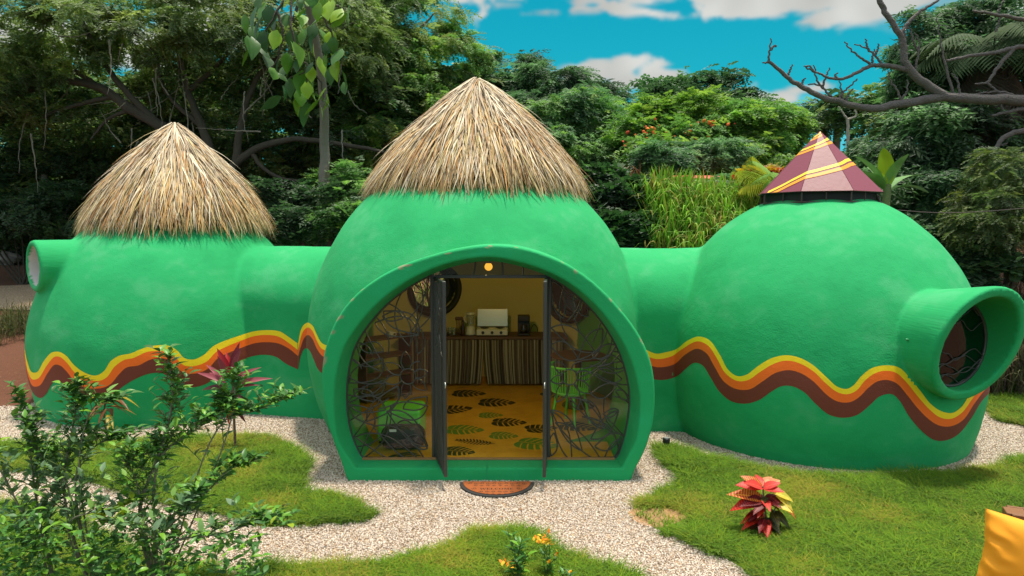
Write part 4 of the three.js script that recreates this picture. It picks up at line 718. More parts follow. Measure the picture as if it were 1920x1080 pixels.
{ // timber bench back and yellow cushion in the corner
  const bz = -4.72, o = thing('timber_bench', 'brown timber bench in the bottom right corner, behind the yellow cushion', 'bench', V(3.84, -.115, bz)); o.rotation.y = -.42;
  const bw = mat([.20, .085, .03], .5, { bumpMap: barkBump, bumpScale: .003 });
  const top = .82;
  for (const z of [-.115, .05]) mesh('back_plank', box(1.3, .62, .03, .42, top - .31, z, .006), bw, o);
  for (const x of [-.235, .22, .68, 1.07]) mesh('back_block', box(.13, .60, .132, x + .04, top - .302, -.0325, .006), bw, o);
  mesh('seat_plank', box(1.3, .04, .55, .42, .36, .36, .008), bw, o);
  for (const [x, z] of [[-.18, -.03], [1.02, -.03], [-.18, .58], [1.02, .58]]) mesh('leg', box(.08, .34, .08, x, .17, z, .006), bw, o);
  const g = new THREE.BoxGeometry(1, 1, 1, 40, 40, 2), p = g.attributes.position, S = .25;
  for (let i = 0; i < p.count; i++) {
    const x = p.getX(i) * 2, y = p.getY(i) * 2, s = p.getZ(i) * 2, ex = 1 - Math.pow(Math.abs(x), 3.2), ey = 1 - Math.pow(Math.abs(y), 3.2), pin = 1 - .10 * (1 - Math.abs(x * y)) * Math.max(x * x, y * y);
    const fold = .010 * Math.sin((y * 1.0 + x * .5) * 13 + 2 * noise(x * 2, y * 2, 1)) * smooth(.1, 1, Math.abs(x)) * (1 - y * y * .5);
    p.setXYZ(i, x * S * pin, y * S * pin, s * (.006 + .095 * Math.pow(Math.max(ex * ey, 0), .5)) + fold);
  }
  g.computeVertexNormals();
  const c = thing('yellow_cushion', 'bright yellow square cushion leaning on the timber bench', 'cushion', V(3.43, .575, -4.40)); c.rotation.set(-.16, -.42, -.10, 'YXZ');
  mesh('cover', g, pmat([.82, .31, .004], .75, { sheen: .4, sheenColor: C(1, .8, .3), sheenRoughness: .5 }), c); }

// ───────────────────────── plants ─────────────────────────
// a leaf: length 1 along +z from its stalk, folded along the midrib and arching down
function leafGeo(w, { rows = 5, arch = .25, fold = .12, belly = .45, wave = 0, heart = 0, tip = 1 } = {}) {
  const pos = [], uv = [], idx = [];
  for (let i = 0; i <= rows; i++) {
    const t = i / rows, prof = Math.pow(Math.sin(Math.PI * Math.pow(t * .97 + .015, belly < .5 ? .8 : 1.05)), tip) * w * .5 * (heart && i === 0 ? 2.2 : 1), y = -arch * t * t, z = t;
    for (const s of [-1, 0, 1]) { pos.push(s * prof, y + (s ? fold * prof * 2 : 0) + wave * Math.sin(t * 14 + s * 2) * (s ? 1 : 0) * w * .2, z - (s && heart && i === 0 ? heart : 0)); uv.push(s * .5 + .5, t); }
  }
  for (let i = 0; i < rows; i++) for (const k of [0, 1]) { const a = i * 3 + k, b = a + 3; idx.push(a, b, a + 1, a + 1, b, b + 1); }
  const g = new THREE.BufferGeometry(); g.setAttribute('position', new THREE.Float32BufferAttribute(pos, 3)); g.setAttribute('uv', new THREE.Float32BufferAttribute(uv, 2)); g.setIndex(idx); g.computeVertexNormals(); return g;
}
const leafM = (rgb, rough = .5, tr = .3, more = {}) => pmat(rgb, rough, { side: THREE.DoubleSide, transmission: tr, thickness: 0, specularIntensity: .45, ...more });
const bark = (rgb) => mat(rgb, .95, { bumpMap: barkBump, bumpScale: .02 });
const barkDark = bark([.055, .045, .035]), barkGrey = bark([.17, .15, .125]), barkPale = bark([.30, .27, .22]);
// a sprig of foliage: small leaves either side of a stalk, length 1 along +z
function sprig(seed, { n = 12, len = .26, wid = .11, spread = 1.0, up = .25, droop = .3 } = {}) {
  const r = mulberry(seed), pos = [], idx = [];
  for (let i = 0; i < n; i++) {
    const t = .12 + .86 * (i + .5) / n, s = i % 2 ? 1 : -1, a = s * spread * (.6 + r() * .6), pt = (r() - .4) * up * 2, L = len * (.7 + r() * .5), W = wid * (.7 + r() * .5);
    const o = V((r() - .5) * .05, -droop * t * t + (r() - .5) * .10, t), d = V(Math.sin(a) * Math.cos(pt), Math.sin(pt) - .25, Math.cos(a) * .7).normalize(), side = V(0, 1, 0).cross(d).normalize(); side.applyAxisAngle(d, (r() - .5) * 1.2); const nn = d.clone().cross(side);
    const m0 = o.clone().addScaledVector(d, L * .45).addScaledVector(nn, W * .15), b = pos.length / 3;
    pos.push(...o.toArray(), ...m0.clone().addScaledVector(side, W).toArray(), ...o.clone().addScaledVector(d, L).toArray(), ...m0.clone().addScaledVector(side, -W).toArray());
    idx.push(b, b + 1, b + 2, b, b + 2, b + 3);
  }
  const g = new THREE.BufferGeometry(); g.setAttribute('position', new THREE.Float32BufferAttribute(pos, 3)); g.setIndex(idx); g.computeVertexNormals(); return g;
}
const SPRIG = { fine: sprig(1, { n: 22, len: .2, wid: .055, up: .2 }), mid: sprig(2, { n: 14, len: .27, wid: .085 }), broad: sprig(3, { n: 9, len: .36, wid: .15, up: .5 }), feather: sprig(4, { n: 26, len: .22, wid: .04, up: .1, droop: .45, spread: 1.25 }), long: sprig(5, { n: 12, len: .42, wid: .06, up: .3, droop: .5, spread: .8 }) };
// crown: leaf sprigs gathered in clumps over the outside of several lobes
function foliage(name, parent, { lobes, n, size, kind = 'mid', tones, clump = 16, spread = .30, tr = .7, rough = .75, seed = 1, hang = .25, shell = .55 }) {
  const r = mulberry(seed), ms = [], cs = [], m = new THREE.Matrix4(), q = new THREE.Quaternion(), e = new THREE.Euler();
  const wsum = lobes.map((l) => l.r.x * l.r.y + l.r.y * l.r.z), tot = wsum.reduce((a, b) => a + b, 0), g = () => (r() + r() + r() - 1.5) * 1.15;
  lobes.forEach((l, li) => {
    const count = Math.round(n * wsum[li] / tot), K = Math.max(4, Math.round(clump * Math.sqrt(wsum[li] / tot * lobes.length)));
    const cl = [...Array(K)].map(() => { const th = r() * 6.283, u = r() * 1.7 - .7, s = Math.sqrt(Math.max(0, 1 - u * u)), k = shell + (1 - shell) * Math.pow(r(), .6); return { p: V(Math.cos(th) * s * k, u * k, Math.sin(th) * s * k), w: .6 + r() * .8, tone: tones[r() * tones.length | 0], k: .8 + r() * .4 }; });
    for (let i = 0; i < count; i++) {
      const c = cl[r() * K | 0], s = spread * c.w, o = V(c.p.x + g() * s, c.p.y + g() * s * .62, c.p.z + g() * s);
      const yaw = Math.atan2(o.x, o.z) + (r() - .5) * 2.6, pitch = hang + (r() - .5) * 1.1 - o.y * .3, sz = size * (.65 + r() * .7);
      e.set(pitch, yaw, (r() - .5) * 1.0, 'YXZ'); q.setFromEuler(e);
      o.multiply(l.r).add(l.c); m.compose(o, q, V(sz, sz, sz)); ms.push(m.clone());
      const t = r() < .7 ? c.tone : tones[r() * tones.length | 0]; cs.push(C(...t).multiplyScalar(c.k * (.8 + r() * .4)));
    }
  });
  return inst(name, SPRIG[kind], leafM([1, 1, 1], rough, tr), ms, cs, parent);
}
const lobe = (px, py, d, rx, ry = rx, rz) => ({ c: P(px, py, d), r: V(rx * d / FPX, ry * d / FPX, (rz ?? (rx + ry) / 2) * d / FPX) });
const limb = (pts, r0, r1, seg = 8) => { const q = spline(pts, pts.length * 6); return tube(q.map((p, i) => p.clone().add(V(.03 * noise(i * .5, 1, r0 * 9), .03 * noise(i * .5, 7, r0 * 9), 0).multiplyScalar(i ? 1 : 0))), (t) => lerp(r0, r1, Math.pow(t, .8)), seg); };
function tree(name, label, base, trunks, bk, crown, group) {
  const g = land(base.x, base.z) - .1, o = thing(name, label, 'tree', V(base.x, g, base.z), group), b = V(base.x, g, base.z);
  const geos = trunks.map(([pts, r0, r1]) => { const t = limb(pts.map((p) => (p === 0 ? b.clone() : p.clone())), r0, r1); t.translate(-b.x, -b.y, -b.z); return t; });
  mesh('trunk', geos[0], bk, o); geos.slice(1).forEach((q) => mesh('branch', q, bk, o));
  const list = Array.isArray(crown) ? crown : [crown];
  for (const c of list) { c.lobes = c.lobes.map((l) => ({ c: l.c.clone().sub(b), r: l.r })); foliage('crown', o, c); }
  return o;
}
const OLIVE = [[.181, .277, .060], [.139, .237, .056], [.237, .333, .083], [.111, .181, .051], [.277, .361, .083]];
const FERN = [[.216, .432, .081], [.163, .351, .076], [.270, .486, .095], [.121, .270, .054], [.324, .512, .081]];
const DEEP = [[.071, .179, .053], [.053, .131, .044], [.095, .215, .060], [.048, .108, .036]];
const BLUE = [[.124, .274, .099], [.161, .323, .124], [.099, .223, .087], [.199, .373, .137]];
const LIME = [[.239, .439, .050], [.180, .359, .040], [.298, .479, .059], [.120, .260, .040]];
{
  // the big spreading tree behind the left dome
  const z = 16.5, A = (x, y, d = z) => P(x, y, d);
  tree('spreading_tree', 'big dark spreading tree with heavy crooked limbs behind the left thatched roof', A(432, 400), [
    [[0, A(432, 400), A(405, 320), A(345, 262)], 0.224, 0.182], [[A(345, 262), A(300, 235), A(245, 205), A(190, 165), A(120, 152), A(0, 182), A(-120, 190)], 0.158, 0.056],
    [[A(350, 268), A(270, 215), A(215, 185), A(150, 195), A(60, 225)], 0.099, 0.035], [[A(405, 320), A(380, 240), A(352, 170), A(335, 90), A(350, -20)], 0.132, 0.042], [[A(300, 235), A(240, 175), A(190, 110), A(150, 30), A(130, -60)], 0.099, 0.035],
    [[A(415, 330), A(470, 285), A(540, 262), A(640, 270), A(720, 285)], 0.119, 0.035], [[A(440, 310), A(455, 220), A(480, 150), A(530, 90), A(560, 0)], 0.106, 0.035], [[A(352, 170), A(400, 130), A(455, 60), A(490, -30)], 0.073, 0.028],
    [[A(245, 205), A(200, 225), A(170, 262)], 0.059, 0.021], [[A(380, 240), A(310, 170), A(290, 100), A(250, 60)], 0.066, 0.021], [[A(470, 285), A(500, 320), A(560, 340), A(640, 335)], 0.059, 0.021], [[A(190, 165), A(100, 110), A(20, 90), A(-60, 60)], 0.066, 0.021],
  ], barkDark, [
    { lobes: [lobe(60, 60, 16.5, 200, 80), lobe(250, 50, 15.8, 190, 85), lobe(430, 60, 16.5, 190, 90), lobe(600, 70, 17, 160, 100), lobe(140, 150, 17.5, 190, 60), lobe(-80, 130, 16, 150, 110)], n: 10000, size: .36, kind: 'fine', tones: OLIVE, clump: 40, spread: .16, seed: 41, shell: .35 },
    { lobes: [lobe(120, 215, 18.6, 240, 70), lobe(420, 190, 18.8, 220, 90), lobe(640, 220, 18.5, 150, 100), lobe(30, 290, 19, 120, 50), lobe(180, 290, 19.5, 120, 50), lobe(330, 270, 19.5, 120, 60), lobe(500, 300, 19, 110, 60), lobe(640, 320, 18.8, 80, 50)], n: 9500, size: .42, kind: 'mid', tones: DEEP.concat(OLIVE), clump: 30, spread: .24, seed: 42, shell: .3 }]);
  { const t = scene.children[scene.children.length - 1], r = mulberry(46), tw = bark([.20, .18, .15]); for (let i = 0; i < 46; i++) { const x = 20 + r() * 640, y = 40 + r() * 230, k = 15.6 + r() * 1.2, L = 40 + r() * 90, a = r() < .35 ? 1.57 + (r() - .5) * .5 : r() * 6.28, q = [P(x, y, k), P(x + Math.cos(a) * L * .5 + (r() - .5) * 20, y + Math.sin(a) * L * .5 + 6, k), P(x + Math.cos(a) * L, y + Math.sin(a) * L + 14 * r(), k + (r() - .5) * .5)].map((p) => p.sub(t.position)); mesh('twig', limb(q, .013 + r() * .012, .005, 5), tw, t); } }
  // bright feathery tree left of the middle roof
  tree('feathery_tree', 'tall light green feathery tree left of the middle thatched roof', P(690, 420, 19.5), [[[0, P(700, 330, 19.5), P(715, 220, 19.5), P(735, 90, 19.5), P(730, -20, 19.5)], .22, .05], [[P(705, 290, 19.5), P(760, 240, 19.2), P(830, 180, 19)], .10, .03], [[P(715, 220, 19.5), P(660, 150, 19), P(620, 90, 19)], .10, .03], [[P(735, 120, 19.5), P(780, 60, 19), P(820, 20, 19)], .07, .02]], barkGrey,
    { lobes: [lobe(740, 30, 19.5, 105, 80), lobe(690, 120, 18.5, 110, 80), lobe(820, 110, 19, 75, 60), lobe(845, 190, 19, 70, 55), lobe(760, 210, 18.3, 110, 70), lobe(700, 270, 18.6, 120, 60), lobe(640, 40, 19.5, 80, 70), lobe(660, 200, 19, 80, 80)], n: 9500, size: .42, kind: 'feather', tones: FERN.concat(OLIVE), clump: 22, spread: .23, seed: 43 });
  const T = (name, label, px, py0, d, lobes, n, size, kind, tones, seed, bk = barkGrey, group, extra = {}) => tree(name, label, P(px, py0, d), [[[0, P(px + 4, py0 - 90, d), lobes[0].c.clone()], .18 * d / 22, .05], ...lobes.slice(1, 4).map((l) => [[P(px + 4, py0 - 90, d), l.c.clone().lerp(P(px + 4, py0 - 90, d), .4).add(V(0, .3, 0)), l.c.clone()], .08 * d / 22, .025])], bk, { lobes, n, size, kind, tones, seed, clump: 20, spread: .24, ...extra }, group);
  T('shade_tree', 'dark green tall tree just right of the middle roof peak, first on the skyline', 950, 330, 32, [lobe(955, 145, 32, 70, 40), lobe(915, 175, 31, 60, 45), lobe(985, 175, 31, 60, 45), lobe(930, 230, 30, 80, 50)], 3600, .70, 'feather', DEEP.concat(BLUE), 51, barkDark);
  T('shade_tree', 'dark feathery tree on the skyline left of the white cloud puff', 1050, 330, 30, [lobe(1035, 150, 30, 60, 35), lobe(1080, 185, 29, 65, 35), lobe(1010, 200, 29, 60, 50), lobe(1130, 180, 31, 40, 22)], 3000, .65, 'feather', DEEP.concat(BLUE), 52, barkDark);
  T('acacia_tree', 'mid green fine-leaved tree below the white cloud puff', 1090, 360, 24, [lobe(1060, 225, 24, 90, 50), lobe(1140, 235, 24, 80, 50), lobe(1040, 285, 23, 100, 50), lobe(1110, 290, 23, 90, 45), lobe(1190, 250, 24, 60, 45)], 7500, .46, 'fine', BLUE.concat(FERN), 53);
  T('rounded_tree', 'dark round-headed tree rising on the skyline under open blue sky', 1310, 320, 40, [lobe(1310, 175, 40, 105, 38), lobe(1255, 200, 39, 75, 35), lobe(1370, 195, 40, 65, 35), lobe(1310, 215, 39, 120, 35)], 3800, .8, 'mid', DEEP, 54, barkDark);
  T('flowering_tree', 'yellow-green leafy tree with orange blossom above the tall grass', 1330, 380, 22, [lobe(1300, 225, 22, 95, 45), lobe(1385, 235, 22, 85, 45), lobe(1230, 250, 22, 75, 45), lobe(1440, 240, 23, 60, 45), lobe(1290, 285, 21, 120, 45), lobe(1390, 290, 21, 90, 40)], 8500, .42, 'mid', LIME.concat(FERN), 55);
  { const fl = [], m = new THREE.Matrix4(), r = mulberry(61), t = scene.children[scene.children.length - 1], cs = []; for (let i = 0; i < 70; i++) { const s = [[1345, 228, 60, 8], [1225, 245, 30, 40], [1180, 270, 25, 30], [1390, 300, 40, 12], [1290, 250, 70, 30]][r() * 5 | 0], p = P(s[0] + (r() + r() - 1) * s[2], s[1] + (r() + r() - 1) * s[3], 20.4).sub(t.position), k = .02 + r() * .035; m.compose(p, new THREE.Quaternion().setFromEuler(new THREE.Euler(r() * 6, r() * 6, 0)), V(k, k * .6, k * 1.3)); fl.push(m.clone()); cs.push(C(...[[.75, .13, .02], [.8, .22, .03], [.6, .08, .03]][r() * 3 | 0])); }
    inst('blossom', new THREE.IcosahedronGeometry(1, 1), mat([1, 1, 1], .8), fl, cs, t); }
  T('slender_tree', 'small slender tree with a loose crown on the skyline left of the bare branch', 1560, 300, 34, [lobe(1545, 212, 34, 42, 18), lobe(1520, 232, 34, 40, 20), lobe(1570, 225, 34, 30, 16)], 800, .6, 'feather', DEEP.concat(OLIVE), 56);
  T('leafy_tree', 'big dark leafy tree filling the right side behind the painted metal roof', 1760, 470, 15.5, [lobe(1770, 130, 16, 85, 80), lobe(1700, 270, 15, 85, 70), lobe(1780, 270, 14.8, 110, 80), lobe(1690, 350, 14.3, 80, 60), lobe(1800, 360, 14, 110, 70), lobe(1880, 200, 16, 80, 120), lobe(1740, 60, 16.5, 60, 50), lobe(1650, 300, 15.5, 55, 50), lobe(1860, 60, 17, 90, 70), lobe(1730, 420, 14, 110, 50)], 15000, .36, 'long', DEEP.concat(BLUE), 57, barkDark, undefined, { hang: .5 });
  T('airy_shrub', 'pale green airy shrub at the right edge above the dry grass', 1890, 520, 12.2, [lobe(1880, 330, 12.2, 50, 50), lobe(1860, 390, 12, 60, 45), lobe(1900, 440, 12, 60, 60), lobe(1830, 420, 12, 45, 30)], 2200, .26, 'feather', OLIVE.concat([[.14, .19, .03], [.12, .17, .03]]), 58, barkGrey);
  // wall of forest farther back
  const wood = thing('background_wood', 'dense dark green wood closing the view behind the trees', 'woodland'); wood.userData.kind = 'stuff';
  { const L = []; const r = mulberry(70); for (let i = 0; i < 34; i++) { const px = -260 + i * 68; const top = px < 880 ? 150 : px < 1420 ? 255 : px < 1640 ? 310 : 180; L.push(lobe(px, top + r() * 60, 26 + r() * 8, 85, 60, 60), lobe(px + 20, 330 + r() * 50, 24 + r() * 5, 90, 70, 60), lobe(px, 420, 22, 90, 60, 40), lobe(px + 30, 385, 23, 90, 50, 40)); }
    for (let i = 0; i < 16; i++) L.push(lobe(-160 + i * 68, 262 + r() * 30, 21, 62, 36, 40), lobe(-130 + i * 68, 320 + r() * 30, 20.5, 62, 36, 40)); foliage('foliage', wood, { lobes: L, n: 38000, size: .85, kind: 'mid', tones: DEEP.concat(OLIVE), clump: 10, spread: .34, seed: 71, shell: .3 }); }
  // understory shrubs behind the house
  const shrub = (label, lobes, n, size, kind, tones, seed, extra = {}) => { const c = lobes[0].c, y = land(c.x, c.z), o = thing('shrub', label, 'shrub', V(c.x, y, c.z)), stems = []; lobes.forEach((l) => { for (let k = 0; k < 3; k++) stems.push(tube(spline([V((k - 1) * .1, -.1, 0), l.c.clone().sub(o.position).multiplyScalar(.5).add(V((k - 1) * .15, 0, 0)), l.c.clone().sub(o.position).add(V((k - 1) * .3, l.r.y * .3, 0))], 8), (t) => .03 - .022 * t, 5)); }); mesh('stem', mg(stems), barkDark, o); foliage('leaves', o, { lobes: lobes.map((l) => ({ c: l.c.clone().sub(o.position), r: l.r })), n, size, kind, tones, seed, clump: 16, spread: .28, ...extra }); return o; };
  shrub('dark glossy shrub at the far left edge above the bare earth', [lobe(40, 420, 17.5, 90, 55), lobe(-60, 400, 17.5, 90, 70), lobe(110, 400, 17, 60, 55)], 4200, .34, 'mid', DEEP, 81);
  shrub('dark shrub in the gap between left thatched roof and thin grey trunk', [lobe(545, 415, 14.6, 50, 42), lobe(520, 380, 15.2, 60, 45)], 2200, .32, 'mid', DEEP.concat(BLUE), 82);
  shrub('dark shrub right of the thin grey trunk by the middle dome', [lobe(655, 395, 14.4, 50, 50), lobe(690, 350, 15, 50, 50), lobe(625, 360, 15.5, 40, 40)], 2600, .32, 'mid', DEEP.concat(FERN), 83);
  shrub('leafy deep green shrub between the middle dome and the tall grass', [lobe(1140, 390, 14, 70, 45), lobe(1100, 440, 13.6, 60, 40), lobe(1170, 440, 13.5, 55, 40), lobe(1190, 370, 14.5, 45, 35), lobe(1120, 350, 15, 50, 30)], 5200, .27, 'broad', [[.05, .15, .03], [.035, .11, .025], [.07, .18, .035], [.03, .085, .02]], 84);
  shrub('grey-green shrub half hiding the red roof', [lobe(1250, 292, 16.2, 45, 22), lobe(1335, 285, 18.8, 60, 22), lobe(1410, 345, 16, 45, 22), lobe(1370, 345, 16.4, 35, 18)], 2800, .3, 'mid', BLUE, 85);
  shrub('shrub with yellow and red croton leaves left of the painted metal roof', [lobe(1425, 325, 15, 26, 9), lobe(1450, 330, 15, 22, 10)], 500, .26, 'broad', [[.55, .42, .02], [.45, .36, .03], [.5, .1, .03], [.2, .25, .03]], 86);
  shrub('green shrub at the foot of the wood behind the right dome', [lobe(1700, 440, 13, 70, 40), lobe(1780, 470, 12.6, 70, 40), lobe(1850, 500, 12.2, 70, 40)], 3200, .27, 'broad', DEEP, 87);
  // thin trunks standing in the shade
  for (const [px, y0, y1, d, r, label] of [[80, 372, 232, 19, .09, 'thin pale trunk standing in the shade at the far left'], [182, 330, 245, 20, .12, 'thick pale trunk behind the left thatched roof slope']]) { const o = thing('slim_tree', label, 'tree', V(0, 0, 0)), b = P(px, y0, d); b.y = land(b.x, b.z) - .1; o.position.copy(b); mesh('trunk', limb([V(0, 0, 0), P(px + 3, (y0 + y1) / 2, d).sub(b), P(px + 1, y1, d).sub(b)], r, r * .7), barkPale, o); for (const s of [-1, 1]) mesh('branch', limb([P(px + 2, y1 + 20, d).sub(b), P(px + s * 22, y1 - 30, d).sub(b), P(px + s * 30, y1 - 80, d).sub(b)], r * .5, .02), barkPale, o); }
}
{ // far house with a red roof
  const d = 17, o = thing('far_house', 'low house with a red roof half hidden behind the tall grass', 'house', V(P(1322, 330, d).x, land(P(1322, 330, d).x, -d), -d)), top = P(1322, 337, d).y - o.position.y, w = 1.35;
  mesh('wall', box(w, top - .25, 2.4, 0, (top - .25) / 2, -.3, .01), mat([.34, .34, .33], .9), o);
  mesh('fascia', box(w + .3, .14, .04, 0, top - .17, 1.2, .005), mat([.40, .40, .40], .8), o);
  const red = [[.62, .10, .07], [.55, .08, .06], [.68, .14, .10]].map((c) => mat(c, .7)); let k = 0;
  const roof = new THREE.Group(); roof.name = 'roof'; o.add(roof);
  for (let i = 0; i < 12; i++) for (const s of [-1, 1]) { const g = new RoundedBoxGeometry((w + .3) / 12 - .012, .04, 1.0, 2, .015); g.rotateX(s * .14); g.translate(-(w + .3) / 2 + (i + .5) * (w + .3) / 12, top + .04, -.3 + s * .48); mesh('roof_sheet', g, red[k++ % 3], roof); }
}
// tall grasses
function bladeGeo(bend, w) { const pos = [], idx = [], n = 6; for (let i = 0; i <= n; i++) { const t = i / n, ww = w * Math.sin(Math.PI * (t * .86 + .12)), y = t - bend * t * t * t * .75, z = bend * t * t; for (const s of [-1, 1]) pos.push(s * ww, y, z); } for (let i = 0; i < n; i++) { const a = i * 2; idx.push(a, a + 1, a + 2, a + 1, a + 3, a + 2); } const g = new THREE.BufferGeometry(); g.setAttribute('position', new THREE.Float32BufferAttribute(pos, 3)); g.setIndex(idx); g.computeVertexNormals(); return g; }
const cane = mg([...Array(9)].map((_, i) => { const r = mulberry(i + 300), g = bladeGeo(.32 + r() * .5, .013); g.scale(1, .42 + r() * .2, .5); g.rotateY(i * 2.4); g.translate(0, .1 + i * .075, 0); return g; }).concat([tube([V(0, 0, 0), V(.01, .5, 0), V(0, .95, .03)], .008, 4)]));
function tallGrass(label, spots, n, h, tones, seed, lean = .25) {
  const r = mulberry(seed), ms = [], cs = [], m = new THREE.Matrix4(), q = new THREE.Quaternion(), e = new THREE.Euler();
  for (let i = 0; i < n; i++) { const [px, py, d, rx, rd, hh = h] = spots[r() * spots.length | 0], c = P(px, py, d), a = r() * 6.28, k = Math.sqrt(r()), x = c.x + Math.cos(a) * k * rx, z = c.z + Math.sin(a) * k * rd, s = hh * (.6 + r() * .55); e.set((r() - .5) * lean, r() * 6.28, (r() - .5) * lean); q.setFromEuler(e); m.compose(V(x, land(x, z) - .03, z), q, V(s * .62, s, s * .62)); ms.push(m.clone()); cs.push(C(...tones[r() * tones.length | 0]).multiplyScalar(.8 + r() * .45)); }
  return tag(inst('tall_grass', cane, leafM([1, 1, 1], .8, .5, { specularIntensity: .2 }), ms, cs, scene), label, 'grass');
}
tallGrass('tall bright green grass between the middle and right domes', [[1310, 440, 13.2, 1.0, .6, 2.1], [1255, 440, 13.8, .5, .6, 2.2], [1360, 440, 13.4, .7, .6, 2.0], [1410, 430, 13, .5, .5, 1.55], [1310, 400, 14.4, 1.1, .6, 2.0]], 7500, 1.5, [[.20, .42, .03], [.15, .35, .025], [.26, .47, .04], [.12, .28, .03], [.32, .44, .06], [.28, .24, .05]], 101);
tallGrass('dry reddish brown reed clump beside the far red roof', [[1195, 360, 16.5, .55, .5, 2.0], [1170, 360, 17, .4, .4, 1.9], [1225, 370, 16, .3, .3, 1.5]], 300, 1.9, [[.22, .09, .04], [.28, .15, .06], [.16, .07, .04], [.20, .16, .06], [.3, .2, .1]], 102, .5);
tallGrass('dry brownish grass along the right edge behind the big window tube', [[1800, 520, 11.6, .9, .5, 1.1], [1880, 540, 11.3, .8, .5, 1.3], [1740, 480, 12.4, .6, .4, 1.0], [1690, 440, 13, .5, .3, 1.2], [1910, 480, 12, .6, .4, 1.6]], 900, 1.2, [[.16, .11, .07], [.22, .16, .10], [.11, .08, .055], [.14, .15, .05], [.12, .07, .07], [.2, .2, .09]], 103, .55);
tallGrass('thick green grass beyond the lawn strip at the right edge', [[1900, 720, 11.6, .7, .4, .75], [1960, 725, 11.4, .8, .4, .75]], 1100, .7, [[.16, .32, .03], [.12, .27, .03], [.20, .36, .05]], 104);
tallGrass('thin dry grass on the earth bank at the left edge', [[20, 640, 12.4, .7, .5, .55], [-40, 620, 12.8, .8, .5, .5], [40, 610, 12.9, .4, .5, .4]], 420, .5, [[.10, .13, .03], [.16, .15, .06], [.2, .17, .09], [.08, .12, .03]], 105, .6);
tallGrass('sunlit short grass on the bank behind the round kitchen windows', [[700, 470, 13.3, .8, .5, .6], [820, 470, 13.6, 1.0, .6, .6], [1000, 470, 13.4, .9, .5, .6], [1080, 470, 13.2, .8, .5, .6]], 900, .6, [[.34, .44, .06], [.28, .40, .04], [.42, .44, .12]], 106);
// palms
function frond(L, n, tones, droop, seed, w = .05) {
  const r = mulberry(seed), rac = []; for (let i = 0; i <= 10; i++) { const t = i / 10; rac.push(V(0, L * (t * .75 - droop * t * t), L * (t * .8 - .12 * t * t))); }
  const geos = [tube(rac, (t) => .018 * (1 - t * .8), 5)];
  for (let i = 1; i < n; i++) for (const s of [-1, 1]) { const t = i / n, p = rac[Math.floor(t * 10)].clone().lerp(rac[Math.min(10, Math.floor(t * 10) + 1)], t * 10 % 1), ll = L * .42 * Math.sin(Math.PI * (t * .8 + .15)) * (.85 + r() * .3), g = leafGeo(w / ll * L * .5, { rows: 3, arch: .35, fold: .2 }); g.scale(ll, ll, ll); g.rotateY(s * (1.25 - .6 * t)); g.rotateX(.15 + .3 * droop); g.translate(p.x, p.y, p.z); geos.push(g); }
  return mg(geos);
}
function palm(label, base, h, L, count, tones, seed, droop, dead = 0) {
  const b = base.clone(); b.y = land(b.x, b.z) - .1; const r = mulberry(seed), o = thing('palm_tree', label, 'palm tree', b), mats = tones.map((t) => leafM(t, .8, .45, { specularIntensity: .2 }));
  mesh('trunk', limb([V(0, 0, 0), V(.05, h * .5, 0), V(0, h, 0)], .17, .13), barkGrey, o);
  const vs = [0, 1, 2].map((k) => frond(L, 26, tones, droop + k * .18, seed + k));
  for (let i = 0; i < count; i++) { const f = mesh('frond', vs[i % 3], mats[r() * mats.length | 0], o); f.position.y = h; f.rotation.set((r() - .35) * .7, i * 2.39996, 0, 'YXZ'); }
  if (dead) { const dm = leafM([.11, .085, .065], .9, .2), dg = frond(L * .75, 20, tones, 1.15, seed + 9); for (let i = 0; i < dead; i++) { const f = mesh('dead_frond', dg, dm, o); f.position.y = h - .1 - r() * .9; f.rotation.set(.75 + r() * .3, i * 2.39996, 0, 'YXZ'); } }
}
palm('yellow-green young palm left of the painted metal roof', P(1458, 400, 13.6), P(1455, 345, 13.6).y - land(P(1458, 400, 13.6).x, -13.6), 1.15, 15, [[.36, .46, .03], [.42, .48, .04], [.2, .36, .06], [.5, .48, .03]], 111, .25);
palm('dark palm on the skyline just behind the painted metal roof peak', P(1575, 320, 21), P(1572, 300, 21).y - land(P(1575, 320, 21).x, -21), 1.7, 12, [[.04, .09, .04], [.05, .11, .05]], 112, .45);
palm('tall palm with a skirt of dead grey fronds behind the bare branch at right', P(1850, 300, 14.6), P(1862, 95, 14.6).y - land(P(1850, 300, 14.6).x, -14.6) - .0, 2.1, 16, [[.045, .085, .03], [.06, .10, .035], [.035, .07, .025]], 113, .55, 26);
